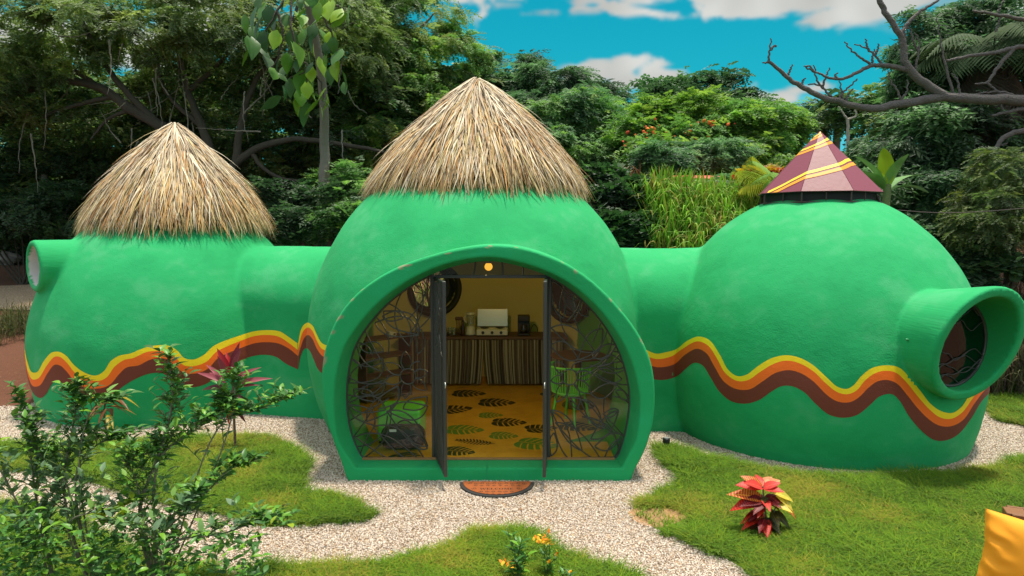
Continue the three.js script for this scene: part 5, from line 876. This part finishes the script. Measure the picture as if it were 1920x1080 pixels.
{ // banana plant
  const b = P(1660, 400, 12.9); b.y = land(b.x, b.z) - .1; const o = thing('banana_plant', 'banana plant with broad pale leaves right of the painted metal roof', 'banana plant', b), m = [[.24, .44, .14], [.20, .38, .13], [.42, .52, .03], [.30, .46, .20]].map((c) => leafM(c, .4, .35));
  const H = P(1660, 345, 12.9).y - b.y; mesh('stem', limb([V(0, 0, 0), V(.03, H * .5, 0), V(0, H, 0)], .1, .07), bark([.13, .16, .06]), o);
  const g = [leafGeo(.32, { rows: 9, arch: .5, fold: .16, wave: .06, tip: .6 }), leafGeo(.36, { rows: 9, arch: .2, fold: .3, wave: .05, tip: .6 })];
  for (const [x, y, mi, gi, L] of [[1617, 322, 0, 0, .62], [1632, 318, 1, 1, .6], [1660, 312, 2, 1, .62], [1676, 322, 0, 0, .55], [1685, 352, 1, 0, .62], [1655, 358, 3, 0, .5], [1622, 340, 0, 1, .6], [1640, 362, 1, 0, .5], [1700, 362, 3, 0, .6]]) { const tip = P(x, y, 12.7 + (mi % 2) * .3).sub(b), s = V(0, H - .12, 0), d = tip.clone().sub(s), f = mesh('leaf', g[gi], m[mi], o); f.position.copy(s).addScaledVector(d, .15); f.scale.setScalar(Math.max(d.length() * 1.2, L * 1.3)); f.lookAt(f.getWorldPosition(V(0, 0, 0)).add(d).add(V(0, gi ? .1 : .25, 0))); } }
{ // bare tree reaching in from the right
  const z = 12.6, A = (x, y, d = z) => P(x, y, d), b = A(2140, 500); b.y = land(b.x, b.z) - .15; const o = thing('bare_tree', 'leafless grey tree reaching in from the right edge with crooked twigs', 'tree', b), bk = mat([.10, .085, .08], .9, { bumpMap: barkBump, bumpScale: .035 });
  const put = (nm, pts, r0, r1) => { const g = limb(pts, r0, r1, 9); g.translate(-b.x, -b.y, -b.z); mesh(nm, g, bk, o); };
  put('trunk', [b, A(2120, 350), A(2080, 240), A(2060, 120), A(2090, -60)], .30, .14);
  put('branch', [A(2080, 240), A(2000, 205), A(1920, 188), A(1840, 186), A(1775, 182), A(1700, 192), A(1640, 204), A(1590, 195), A(1540, 180), A(1495, 158), A(1465, 135), A(1442, 117)], .125, .028);
  put('branch', [A(1775, 182), A(1740, 160), A(1710, 136), A(1697, 118), A(1693, 85), A(1692, 70)], .085, .055); put('branch', [A(1692, 72), A(1672, 40), A(1652, 10), A(1646, -10)], .055, .045); put('branch', [A(1692, 72), A(1698, 50), A(1715, 30), A(1738, 14), A(1762, -2)], .045, .02);
  put('branch', [A(1706, 132), A(1672, 124), A(1640, 122), A(1612, 134), A(1582, 147), A(1556, 146), A(1532, 136), A(1510, 126)], .05, .014);
  put('branch', [A(2060, 120), A(1990, 95), A(1920, 88), A(1870, 98), A(1800, 108), A(1775, 114)], .06, .02); put('branch', [A(1900, 92), A(1868, 130), A(1850, 155), A(1828, 158)], .04, .015); put('branch', [A(2050, 60), A(1980, 45), A(1920, 38), A(1870, 28), A(1825, 20)], .06, .02);
  put('branch', [A(1790, 182), A(1770, 110), A(1762, 70), A(1756, 34)], .025, .01); put('branch', [A(2090, 260), A(2000, 225), A(1930, 205), A(1890, 210), A(1860, 216)], .07, .02); put('branch', [A(2100, 300), A(2000, 260), A(1935, 245), A(1885, 256), A(1868, 275), A(1855, 305)], .07, .03);
  put('branch', [A(1920, 188), A(1880, 172), A(1820, 178)], .03, .012);
  for (const t of [[[1442, 117], [1443, 95], [1446, 72]], [[1442, 117], [1430, 118]], [[1446, 95], [1453, 85], [1455, 88]], [[1478, 144], [1482, 130], [1486, 121]], [[1505, 163], [1506, 150], [1511, 147]], [[1575, 192], [1552, 175], [1540, 162], [1520, 158], [1515, 159]], [[1543, 165], [1550, 140], [1556, 127]], [[1543, 165], [1532, 150], [1526, 122]], [[1572, 190], [1582, 172], [1598, 158], [1608, 148]], [[1582, 192], [1578, 172], [1574, 152]], [[1587, 190], [1592, 175], [1600, 166]], [[1632, 120], [1610, 105], [1592, 90], [1584, 78]], [[1655, 122], [1642, 105], [1622, 90], [1602, 83]], [[1637, 118], [1636, 105], [1640, 92]], [[1642, 104], [1646, 92], [1647, 82]], [[1630, 95], [1625, 84], [1623, 73]], [[1690, 188], [1682, 168], [1668, 150], [1666, 132]], [[1692, 186], [1700, 172], [1702, 150]], [[1716, 138], [1722, 100], [1724, 80], [1714, 60]], [[1722, 96], [1712, 75], [1706, 55], [1696, 48]], [[1570, 147], [1566, 140], [1572, 137]], [[1526, 134], [1520, 125], [1508, 124]], [[1800, 176], [1795, 150], [1785, 138]], [[1850, 155], [1872, 172], [1886, 184]], [[1880, 205], [1876, 195], [1862, 188]], [[1868, 275], [1890, 268]], [[1870, 28], [1876, 12], [1884, -4]], [[1868, 60], [1872, 45], [1876, 30]]]) put('twig', t.map(([x, y]) => A(x, y)), .024, .010);
  put('twig', [A(1680, 190), A(1668, 196), A(1686, 210)], .02, .008); }
{ // pale dead sapling on the skyline
  const b = P(1590, 330, 24), o = thing('dead_sapling', 'thin pale dead sapling against the sky below the bare branch', 'tree', V(b.x, land(b.x, b.z) - .1, b.z)), L = (x, y) => P(x, y, 24).sub(o.position);
  mesh('trunk', limb([V(0, 0, 0), L(1590, 260), L(1589, 224)], .06, .05), barkPale, o); mesh('branch', limb([L(1589, 224), L(1604, 218), L(1605, 212), L(1598, 200)], .045, .02), barkPale, o); mesh('branch', limb([L(1589, 224), L(1578, 208), L(1572, 200)], .04, .02), barkPale, o); }
{ // broad-leaved tree whose branch hangs into the picture
  const d = 12.6, A = (x, y, q = d) => P(x, y, q), b = A(605, 452, 15); b.y = land(b.x, b.z) - .1; const o = thing('broad_leaved_tree', 'thin grey-trunked tree with big heart-shaped leaves hanging in at the top', 'tree', b), r = mulberry(120), loc = (p) => p.sub(b);
  const trunk = limb([V(0, 0, 0), loc(A(607, 360, 15)), loc(A(609, 270, 15)), loc(A(600, 120, 14.2)), loc(A(560, -60, 13))], .15, .07); mesh('trunk', trunk, barkGrey, o);
  const limbs = [[[560, -60], [520, 20], [480, 78], [446, 82]], [[560, -60], [545, 40], [560, 100], [575, 130], [545, 146]], [[560, -60], [600, 20], [620, 60], [632, 100], [640, 140]], [[575, 130], [600, 150], [606, 190]], [[520, 20], [530, 60], [520, 110], [500, 150], [515, 190]], [[600, 20], [630, 10], [648, 20]]];
  limbs.forEach((l) => mesh('branch', limb(l.map(([x, y]) => loc(A(x, y, x === 560 && y === -60 ? 13 : d))), .028, .008, 6), barkDark, o));
  const g = [leafGeo(.82, { rows: 6, arch: .18, fold: .10, heart: .12, wave: .05 }), leafGeo(.74, { rows: 6, arch: .4, fold: .16, heart: .10, wave: .09 }), leafGeo(.62, { rows: 6, arch: .3, fold: -.12, wave: .06 })];
  const m = [[.10, .26, .025], [.06, .17, .03], [.16, .34, .02], [.05, .13, .04], [.26, .44, .02], [.08, .2, .05]].map((c) => leafM(c, .42, .45));
  const spots = [[462, 105, 2], [487, 102, 2], [487, 8, 1], [505, 28, 3], [490, 50, 3], [475, 62, 1], [515, 48, 3], [535, 42, 1], [535, 12, 1], [520, 70, 3], [545, 72, 5], [560, 40, 2], [575, 30, 0], [585, 12, 2], [600, 22, 2], [612, 40, 2], [622, 18, 4], [640, 30, 4], [650, 40, 2], [560, 60, 0], [572, 70, 0], [590, 58, 3], [600, 70, 0], [585, 80, 5], [617, 75, 5], [625, 85, 5], [640, 105, 5], [612, 95, 0], [620, 118, 0], [548, 95, 0], [540, 112, 0], [525, 128, 3], [512, 142, 0], [520, 150, 1], [530, 176, 3], [525, 195, 3], [545, 135, 1], [556, 108, 3], [575, 108, 0], [585, 130, 4], [582, 142, 4], [590, 160, 2], [578, 170, 4], [600, 120, 4], [610, 110, 2], [618, 140, 5], [635, 130, 4], [640, 150, 5], [645, 168, 5], [610, 178, 4], [615, 192, 4], [600, 200, 2], [585, 190, 5], [582, 210, 5], [562, 185, 0], [565, 195, 4], [540, 160, 1], [500, 120, 3], [470, 85, 0], [455, 80, 2], [495, 75, 3], [640, 8, 4], [655, 25, 2], [560, 15, 1], [545, -5, 2], [520, -10, 1], [610, 0, 2], [580, -10, 1], [500, 20, 0], [570, 150, 0], [555, 125, 3], [605, 215, 2], [590, 98, 5], [480, 30, 1], [460, 40, 0]];
  spots.forEach(([x, y, mi], i) => { const f = mesh('leaf', g[r() * 3 | 0], m[r() < .75 ? mi : r() * 6 | 0], o), s = .34 * (.65 + r() * .6), dep = d + (r() - .5) * 1.1; f.position.copy(loc(A(x + (r() - .5) * 6, y - 14, dep))); f.scale.setScalar(s); f.rotation.set(.35 + r() * 1.15, (r() - .5) * 3.6, (r() - .5) * 1.3, 'YXZ'); });
}
// ── foreground plants ──
const citrusG = [leafGeo(.5, { arch: .16, fold: .13 }), leafGeo(.46, { arch: .34, fold: .2 }), leafGeo(.56, { arch: .05, fold: .08, wave: .04 })];
const citrusM = [[.11, .22, .085], [.09, .18, .07], [.15, .28, .08], [.07, .15, .06], [.20, .36, .07], [.15, .24, .13]].map((c) => leafM(c, .5, .3)), citrusY = [[.26, .42, .03], [.34, .44, .03]].map((c) => leafM(c, .4, .4));
function citrus(label, base, stems, seed, leafLen, fill) {
  const r = mulberry(seed), o = thing('citrus_shrub', label, 'shrub', V(base.x, 0, base.z)), st = [], twigs = [], leaves = [], b = V(0, 0, 0);
  for (const [pts, r0, dense] of stems) {
    const path = spline([b.clone(), ...pts.map(([x, y, d]) => P(x, y, d).sub(o.position))], 30); st.push([path, r0]);
    const n = Math.round(dense * 1.9);
    for (let i = 0; i < n; i++) {
      const t = .2 + .8 * Math.pow((i + r()) / n, .8), k = Math.min(29, Math.floor(t * 30)), p = path[k].clone().lerp(path[k + 1], t * 30 - k > 1 ? 1 : t * 30 - k), tan = path[Math.min(30, k + 1)].clone().sub(path[Math.max(0, k - 1)]).normalize();
      const L = (.12 + r() * .24) * (1.15 - t * .75), a = r() * 6.28, out = V(Math.cos(a), .25 + r() * .5, Math.sin(a)).normalize().addScaledVector(tan, .5).normalize(), end = p.clone().addScaledVector(out, L), tw = arc(p, end, V(0, .02, 0), 5); twigs.push(tube(tw, (q) => .004 - .002 * q, 4));
      const ln = 3 + (r() * 4 | 0);
      for (let j = 0; j < ln; j++) { const q = tw[Math.min(5, 1 + Math.round(j / ln * 4) + (j === ln - 1 ? 1 : 0))], ang = j * 2.4 + r(), dir = V(Math.cos(ang), .1 + r() * .7 - .2, Math.sin(ang)).addScaledVector(out, .8).normalize(); leaves.push({ p: q, d: dir, s: leafLen * (.6 + r() * .6), young: t > .86 && r() < .55 }); }
    }
    for (let i = 0; i < 5; i++) { const p = path[30], ang = i * 1.3; leaves.push({ p, d: V(Math.cos(ang) * .7, .9, Math.sin(ang) * .7).normalize(), s: leafLen * .6, young: r() < .8 }); }
  }
  st.forEach(([path, r0]) => mesh('stem', tube(path, (t) => r0 * (1 - t * .75), 7), bark([.16, .15, .10]), o)); mesh('twig', mg(twigs), mat([.10, .15, .04], .7), o);
  const put = (l) => { const up = V((r() - .5) * .7, 1, (r() - .5) * .7), z = l.d, x = up.clone().cross(z).normalize(), y = z.clone().cross(x), m = new THREE.Matrix4().makeBasis(x.multiplyScalar(l.s), y.multiplyScalar(l.s), z.clone().multiplyScalar(l.s)); m.setPosition(l.p); return m; };
  for (let i = leaves.length - 1; i > 0; i--) { const j = r() * (i + 1) | 0;[leaves[i], leaves[j]] = [leaves[j], leaves[i]]; }
  leaves.sort((a, c) => c.p.z - a.p.z);
  leaves.slice(0, 300).forEach((l) => { const f = mesh('leaf', citrusG[r() * 3 | 0], l.young ? citrusY[r() * 2 | 0] : citrusM[r() * 6 | 0], o); f.applyMatrix4(put(l)); });
  const rest = leaves.slice(300).map((l) => l), ms = rest.map(put);
  for (let i = 0; i < fill[0]; i++) { const q = new THREE.Matrix4(), c = P(fill[1] + (r() - .5) * fill[3], fill[2] + (r() - .5) * fill[4], fill[5] + (r() - .5) * .6).sub(o.position), d = V(r() - .5, r() * .5, r() - .5).normalize(); ms.push(put({ p: c, d, s: leafLen * (.5 + r() * .6) })); }
  if (ms.length) inst('foliage', citrusG[1], leafM([1, 1, 1], .38, .25), ms, ms.map(() => C(...[[.075, .21, .035], [.06, .165, .035], [.11, .28, .035], [.05, .13, .03], [.16, .34, .03]][r() * 5 | 0])), o);
  return o;
}
{
  const B = (x, d) => V((x - 960) / FPX * d, 0, -d);
  citrus('green citrus shrub at the left edge of the foreground, leftmost of three', B(70, 4.9), [[[[75, 980, 4.9], [58, 860, 5.0], [45, 742, 5.1]], .012, 26], [[[60, 1000, 4.8], [10, 900, 4.8], [-30, 830, 4.8]], .010, 18], [[[90, 1000, 5], [110, 900, 5.1], [100, 850, 5.1]], .009, 14]], 131, .084, [300, 40, 1010, 130, 130, 4.8]);
  citrus('green citrus shrub in the left foreground, middle one of three', B(150, 4.8), [[[[135, 1000, 4.8], [120, 900, 4.9], [140, 780, 5.0], [145, 725, 5.05]], .013, 32], [[[120, 900, 4.85], [75, 850, 5], [50, 800, 5]], .009, 16], [[[145, 880, 4.9], [190, 830, 5.0], [238, 822, 5.05]], .009, 18], [[[130, 980, 4.7], [185, 960, 4.7], [225, 960, 4.7]], .008, 12], [[[150, 850, 4.9], [180, 760, 5], [215, 752, 5.05]], .008, 16]], 132, .082, [520, 130, 1040, 260, 110, 4.75]);
  citrus('tallest green citrus shrub in the left foreground, rightmost of three', B(268, 4.85), [[[[262, 960, 4.85], [295, 860, 4.95], [322, 760, 5.05], [318, 672, 5.1]], .016, 34], [[[300, 860, 4.95], [360, 810, 5.05], [410, 775, 5.1], [430, 745, 5.15]], .012, 28], [[[420, 790, 5.1], [480, 770, 5.2], [548, 742, 5.3]], .007, 20], [[[270, 980, 4.8], [255, 900, 4.85], [240, 862, 4.9], [285, 850, 4.9]], .010, 22], [[[300, 990, 4.8], [380, 930, 4.9], [430, 880, 5.0], [470, 870, 5.05]], .012, 24], [[[320, 1020, 4.7], [420, 1000, 4.75], [480, 980, 4.8], [535, 985, 4.85]], .011, 26], [[[290, 1020, 4.7], [345, 960, 4.75], [370, 920, 4.8]], .009, 18], [[[300, 1030, 4.6], [260, 990, 4.6], [200, 980, 4.6]], .009, 16], [[[430, 800, 5.1], [440, 730, 5.15], [435, 705, 5.2]], .007, 12]], 133, .082, [640, 330, 1045, 330, 90, 4.7]);
}
const veined = (base, vein, seed) => canvasTex(128, 256, (c, w, h) => { const r = mulberry(seed); c.fillStyle = base[0]; c.fillRect(0, 0, w, h); for (let i = 0; i < 60; i++) { c.globalAlpha = .25; c.fillStyle = base[1 + (r() * (base.length - 1) | 0)]; c.beginPath(); c.ellipse(r() * w, r() * h, 6 + r() * 16, 8 + r() * 26, 0, 0, 7); c.fill(); } c.globalAlpha = .9; c.strokeStyle = vein; c.lineWidth = 7; c.beginPath(); c.moveTo(w / 2, 0); c.lineTo(w / 2, h); c.stroke(); c.lineWidth = 3.4; for (let i = 1; i < 15; i++) for (const s of [-1, 1]) { c.beginPath(); c.moveTo(w / 2, i * h / 15); c.lineTo(w / 2 + s * w * .46, (i + 1.6) * h / 15 - 26); c.stroke(); } });
const texLeaf = (t, rough = .45, tr = .25) => new THREE.MeshPhysicalMaterial({ map: t, specularIntensity: .4, roughness: rough, side: THREE.DoubleSide, transmission: tr, thickness: 0 });
function aimLeaf(o, g, m, from, to, s, up = V(0, 1, 0)) { const f = mesh('leaf', g, m, o), z = to.clone().sub(from).normalize(), x = up.clone().cross(z).normalize(), y = z.clone().cross(x); f.applyMatrix4(new THREE.Matrix4().makeBasis(x.multiplyScalar(s), y.multiplyScalar(s), z.multiplyScalar(s)).setPosition(from)); return f; }
{ // croton on the right lawn
  const b = G(1440, 1003), d = -b.z, o = thing('croton_plant', 'small croton with red, pink and yellow veined leaves on the right lawn', 'plant', b), A = (x, y, k = 0) => P(x, y, d + k).sub(b), r = mulberry(140);
  const M = { red: texLeaf(veined(['#b01410', '#c82018', '#80100e', '#b82820'], '#d85028', 1)), pink: texLeaf(veined(['#b82428', '#d03830', '#981c24', '#c84038'], '#e06848', 2)), maroon: texLeaf(veined(['#4c0a12', '#6a101a', '#340a10', '#2a0c10'], '#c03a34', 3)), yel: texLeaf(veined(['#c8b030', '#a89a2a', '#e0c848', '#8a8a28'], '#efe070', 4)), org: texLeaf(veined(['#b0481c', '#d0642a', '#8a3a18', '#5a4a1c'], '#f0b040', 5)), dark: texLeaf(veined(['#243012', '#3a2a14', '#1c240e', '#5a3418'], '#7a6a2a', 6)), peach: texLeaf(veined(['#d87850', '#e89868', '#c05838', '#e0a078'], '#f0b888', 7)) };
  const g = [leafGeo(.52, { rows: 7, arch: .26, fold: .10 }), leafGeo(.48, { rows: 7, arch: .48, fold: .14, wave: .03 })];
  const top = A(1430, 915), mid = A(1432, 938), low = A(1446, 960);
  mesh('stem', mg([tube(spline([V(0, 0, 0), A(1436, 970), A(1430, 912)], 12), (t) => .012 - .005 * t, 7), tube(spline([V(.01, 0, 0), A(1448, 975), A(1454, 950)], 10), (t) => .010 - .004 * t, 7)]), bark([.15, .12, .07]), o);
  for (const [s, x, y, k, m, gi] of [[top, 1393, 890, .05, 'org', 0], [top, 1402, 902, -.08, 'pink', 0], [top, 1384, 905, .0, 'red', 0], [top, 1464, 897, .06, 'peach', 0], [top, 1468, 919, -.1, 'red', 0], [top, 1459, 905, -.04, 'pink', 0], [top, 1420, 893, .1, 'red', 0], [top, 1448, 890, .12, 'peach', 0], [mid, 1378, 921, -.03, 'org', 1], [mid, 1381, 949, -.08, 'red', 1], [mid, 1400, 944, -.12, 'maroon', 1], [mid, 1420, 958, -.16, 'maroon', 1], [mid, 1442, 953, -.16, 'pink', 1], [mid, 1472, 942, -.06, 'maroon', 1], [mid, 1460, 950, -.12, 'maroon', 1], [mid, 1470, 932, .04, 'maroon', 0], [mid, 1395, 928, .1, 'maroon', 0], [A(1450, 925), 1491, 938, 0, 'yel', 1], [A(1455, 930), 1488, 955, -.05, 'yel', 1], [A(1455, 938), 1499, 968, -.03, 'org', 1], [A(1450, 945), 1474, 958, -.1, 'yel', 1], [low, 1484, 988, -.05, 'dark', 1], [low, 1476, 992, .04, 'dark', 1], [A(1430, 960), 1411, 976, -.08, 'maroon', 1], [A(1428, 950), 1426, 966, -.14, 'red', 1], [A(1432, 970), 1392, 980, .0, 'org', 1], [A(1425, 975), 1441, 1006, -.1, 'yel', 1], [A(1430, 980), 1405, 1000, -.05, 'dark', 1], [A(1430, 978), 1412, 1008, -.08, 'org', 1], [low, 1462, 1000, -.08, 'dark', 1], [low, 1440, 998, .08, 'dark', 0], [low, 1470, 972, .1, 'dark', 0], [low, 1458, 985, -.12, 'dark', 1], [A(1440, 985), 1430, 1005, -.03, 'dark', 1], [A(1440, 985), 1452, 1004, .05, 'dark', 1]]) { const t = A(x, y, k); aimLeaf(o, g[gi], M[m], s, t.clone().add(V(0, gi ? .05 : .015, 0)), Math.max(.16, s.distanceTo(t) * 1.02), V((r() - .5) * .3, 1, .55)); }
  for (let i = 0; i < 22; i++) { const s = A(1434 + (r() - .5) * 14, 930 + r() * 55, (r() - .5) * .1), a = r() * 6.28, t = s.clone().add(V(Math.cos(a) * .17, -.02 - r() * .08, Math.sin(a) * .17)); aimLeaf(o, g[1], M[['maroon', 'dark', 'maroon', 'red', 'org', 'dark'][r() * 6 | 0]], s, t.add(V(0, .04, 0)), .15 + r() * .07); }
}
{ // cordyline behind the citrus shrubs
  const d = 8.35, b = V(P(440, 800, d).x, 0, -d), o = thing('cordyline', 'tall plant with crimson and pinkish strap leaves behind the citrus shrub', 'plant', b), A = (x, y, k = 0) => P(x, y, d + k).sub(b);
  mesh('stem', tube(spline([V(0, 0, 0), A(438, 760), A(436, 700)], 10), .016, 7), bark([.12, .07, .05]), o);
  const ms = [[.30, .008, .018], [.14, .010, .022], [.30, .06, .08], [.42, .012, .014], [.10, .016, .02]].map((c) => leafM(c, .5, .3)), g = [leafGeo(.24, { rows: 7, arch: .08, fold: .22 }), leafGeo(.2, { rows: 7, arch: .5, fold: .2 })];
  for (const [x0, y0, x, y, k, m, gi] of [[432, 700, 409, 657, 0, 0, 0], [434, 700, 424, 662, .1, 3, 0], [433, 698, 446, 647, .05, 1, 0], [436, 696, 448, 658, -.08, 2, 0], [428, 708, 410, 672, -.1, 2, 0], [420, 712, 385, 688, 0, 2, 1], [424, 718, 374, 703, -.1, 2, 1], [428, 728, 376, 731, 0, 4, 1], [420, 712, 394, 698, .1, 2, 0], [440, 712, 474, 695, -.05, 2, 1], [440, 706, 470, 700, .1, 1, 0], [444, 722, 492, 712, -.05, 2, 1], [448, 726, 478, 728, 0, 2, 1], [452, 716, 477, 709, .05, 3, 0], [434, 735, 430, 752, -.1, 4, 1], [440, 740, 462, 760, -.1, 4, 1], [432, 740, 415, 765, 0, 4, 1], [436, 702, 440, 690, -.2, 3, 0], [436, 760, 452, 790, -.05, 4, 1], [434, 765, 424, 800, 0, 3, 1]]) { const s = A(x0, y0), t = A(x, y, k); aimLeaf(o, g[gi], ms[m], s, t.clone().add(V(0, gi ? .08 : .0, 0)), s.distanceTo(t) * 1.1, V(.1, .7, .8)); }
}
{ // small croton behind the middle citrus shrub
  const d = 8.7, b = V(P(200, 790, d).x, 0, -d), o = thing('croton_plant', 'small bronze and yellow croton before the left dome, behind the citrus shrubs', 'plant', b), r = mulberry(150), A = (x, y, k = 0) => P(x, y, d + k).sub(b);
  mesh('stem', tube(spline([V(0, 0, 0), A(195, 770), A(205, 735)], 8), .012, 6), bark([.12, .09, .05]), o);
  const ms = [[.34, .26, .02], [.16, .06, .02], [.28, .13, .02], [.07, .06, .02]].map((c) => leafM(c, .4, .3)), g = leafGeo(.18, { rows: 6, arch: .55, fold: .2 });
  for (let i = 0; i < 26; i++) { const s = A(196 + r() * 14, 738 + r() * 40), a = r() * 6.28, t = s.clone().add(V(Math.cos(a) * .25, .06 - r() * .12, Math.sin(a) * .2)); aimLeaf(o, g, ms[r() * 4 | 0], s, t, .24 + r() * .12); }
}
// flowering plants at the bottom edge
function bedPlant(label, bx, by, d, stems, seed, ll) {
  const b = V(P(bx, by, d).x, 0, -d), o = thing('flowering_plant', label, 'plant', b), r = mulberry(seed), A = (x, y, k = 0) => P(x, y, d + k).sub(b), ms = [[.08, .24, .03], [.06, .18, .03], [.16, .36, .03], [.05, .13, .03]].map((c) => leafM(c, .4, .3)), g = [leafGeo(.36, { arch: .2, fold: .15 }), leafGeo(.42, { arch: .35, fold: .2 })];
  const fm = [[.85, .38, .01], [.85, .58, .04], [.82, .24, .01]].map((c) => leafM(c, .6, .3)), petal = leafGeo(.7, { rows: 3, arch: .2, fold: .1 });
  for (const [x, y, n, fl, k] of stems) {
    const tip = A(x, y, k), path = spline([V(0, 0, 0), tip.clone().multiplyScalar(.5).add(V((r() - .5) * .06, .03, 0)), tip], 10); mesh('stem', tube(path, (t) => .006 - .003 * t, 5), mat([.07, .12, .03], .7), o);
    for (let i = 0; i < n; i++) { const t = .25 + .75 * i / n, p = path[Math.floor(t * 10)], a = i * 2.4 + r(), t2 = p.clone().add(V(Math.cos(a), .5 + .5 * t, Math.sin(a)).multiplyScalar(.1)); aimLeaf(o, g[r() * 2 | 0], ms[r() * 4 | 0], p, t2, ll * (.6 + r() * .6)); }
    for (let i = 0; i < fl; i++) { const a = i * 2.4, c = tip.clone().add(V(Math.cos(a) * .035 * Math.sqrt(i / 4), .01 + r() * .02, Math.sin(a) * .035 * Math.sqrt(i / 4))), f = mesh('flower', petal, fm[r() * 3 | 0], o); f.position.copy(c); f.scale.setScalar(.026 + r() * .016); f.rotation.set(-.9 + (r() - .5), a, 0, 'YXZ'); }
  }
}
bedPlant('leafy green plant at the bottom edge with one orange flower head', 972, 1085, 5.1, [[978, 1012, 22, 0, 0], [950, 990, 12, 0, .12], [962, 1000, 10, 0, .1], [953, 1063, 4, 14, -.05], [990, 1040, 14, 0, -.05], [965, 1050, 14, 0, -.1]], 161, .085);
bedPlant('plant with yellow-orange blossoms at the bottom edge, right of the leafy green one', 1025, 1085, 5.15, [[1018, 1018, 8, 18, 0], [1027, 1022, 8, 16, .05], [1031, 1005, 6, 3, .02], [1045, 1045, 8, 3, .0], [1072, 1078, 7, 0, -.05], [1030, 1060, 10, 2, -.05]], 162, .07);
bedPlant('very small yellow-leaved seedling at the bottom edge, right of the blossoms', 1068, 1098, 4.98, [[1070, 1076, 6, 2, 0], [1056, 1082, 4, 0, 0]], 163, .06);
{ // field stones at the left
  const r = mulberry(170); for (const [px, py, d, s, label] of [[8, 478, 20.5, .34, 'grey field stone under the dark shrub at the left edge'], [58, 492, 20, .10, 'small pale stone on the bare earth left of the small window tube']]) { const g = new THREE.IcosahedronGeometry(1, 3), p = g.attributes.position; for (let i = 0; i < p.count; i++) { const v = V(p.getX(i), p.getY(i), p.getZ(i)), k = 1 + .28 * noise(v.x * 1.2 + d, v.y * 1.2, v.z * 1.2) + .06 * noise(v.x * 5, v.y * 5, v.z * 5); p.setXYZ(i, v.x * k * 1.3, v.y * k * .75, v.z * k); } g.computeVertexNormals(); g.scale(s, s, s); const o = mesh('stone', g, mat([.26, .23, .21], .95, { bumpMap: barkBump, bumpScale: .01 }), scene); const q = P(px, py, d); o.position.set(q.x, land(q.x, q.z) + s * .35, q.z); tag(o, label, 'stone'); } }

renderer.render(scene, camera);
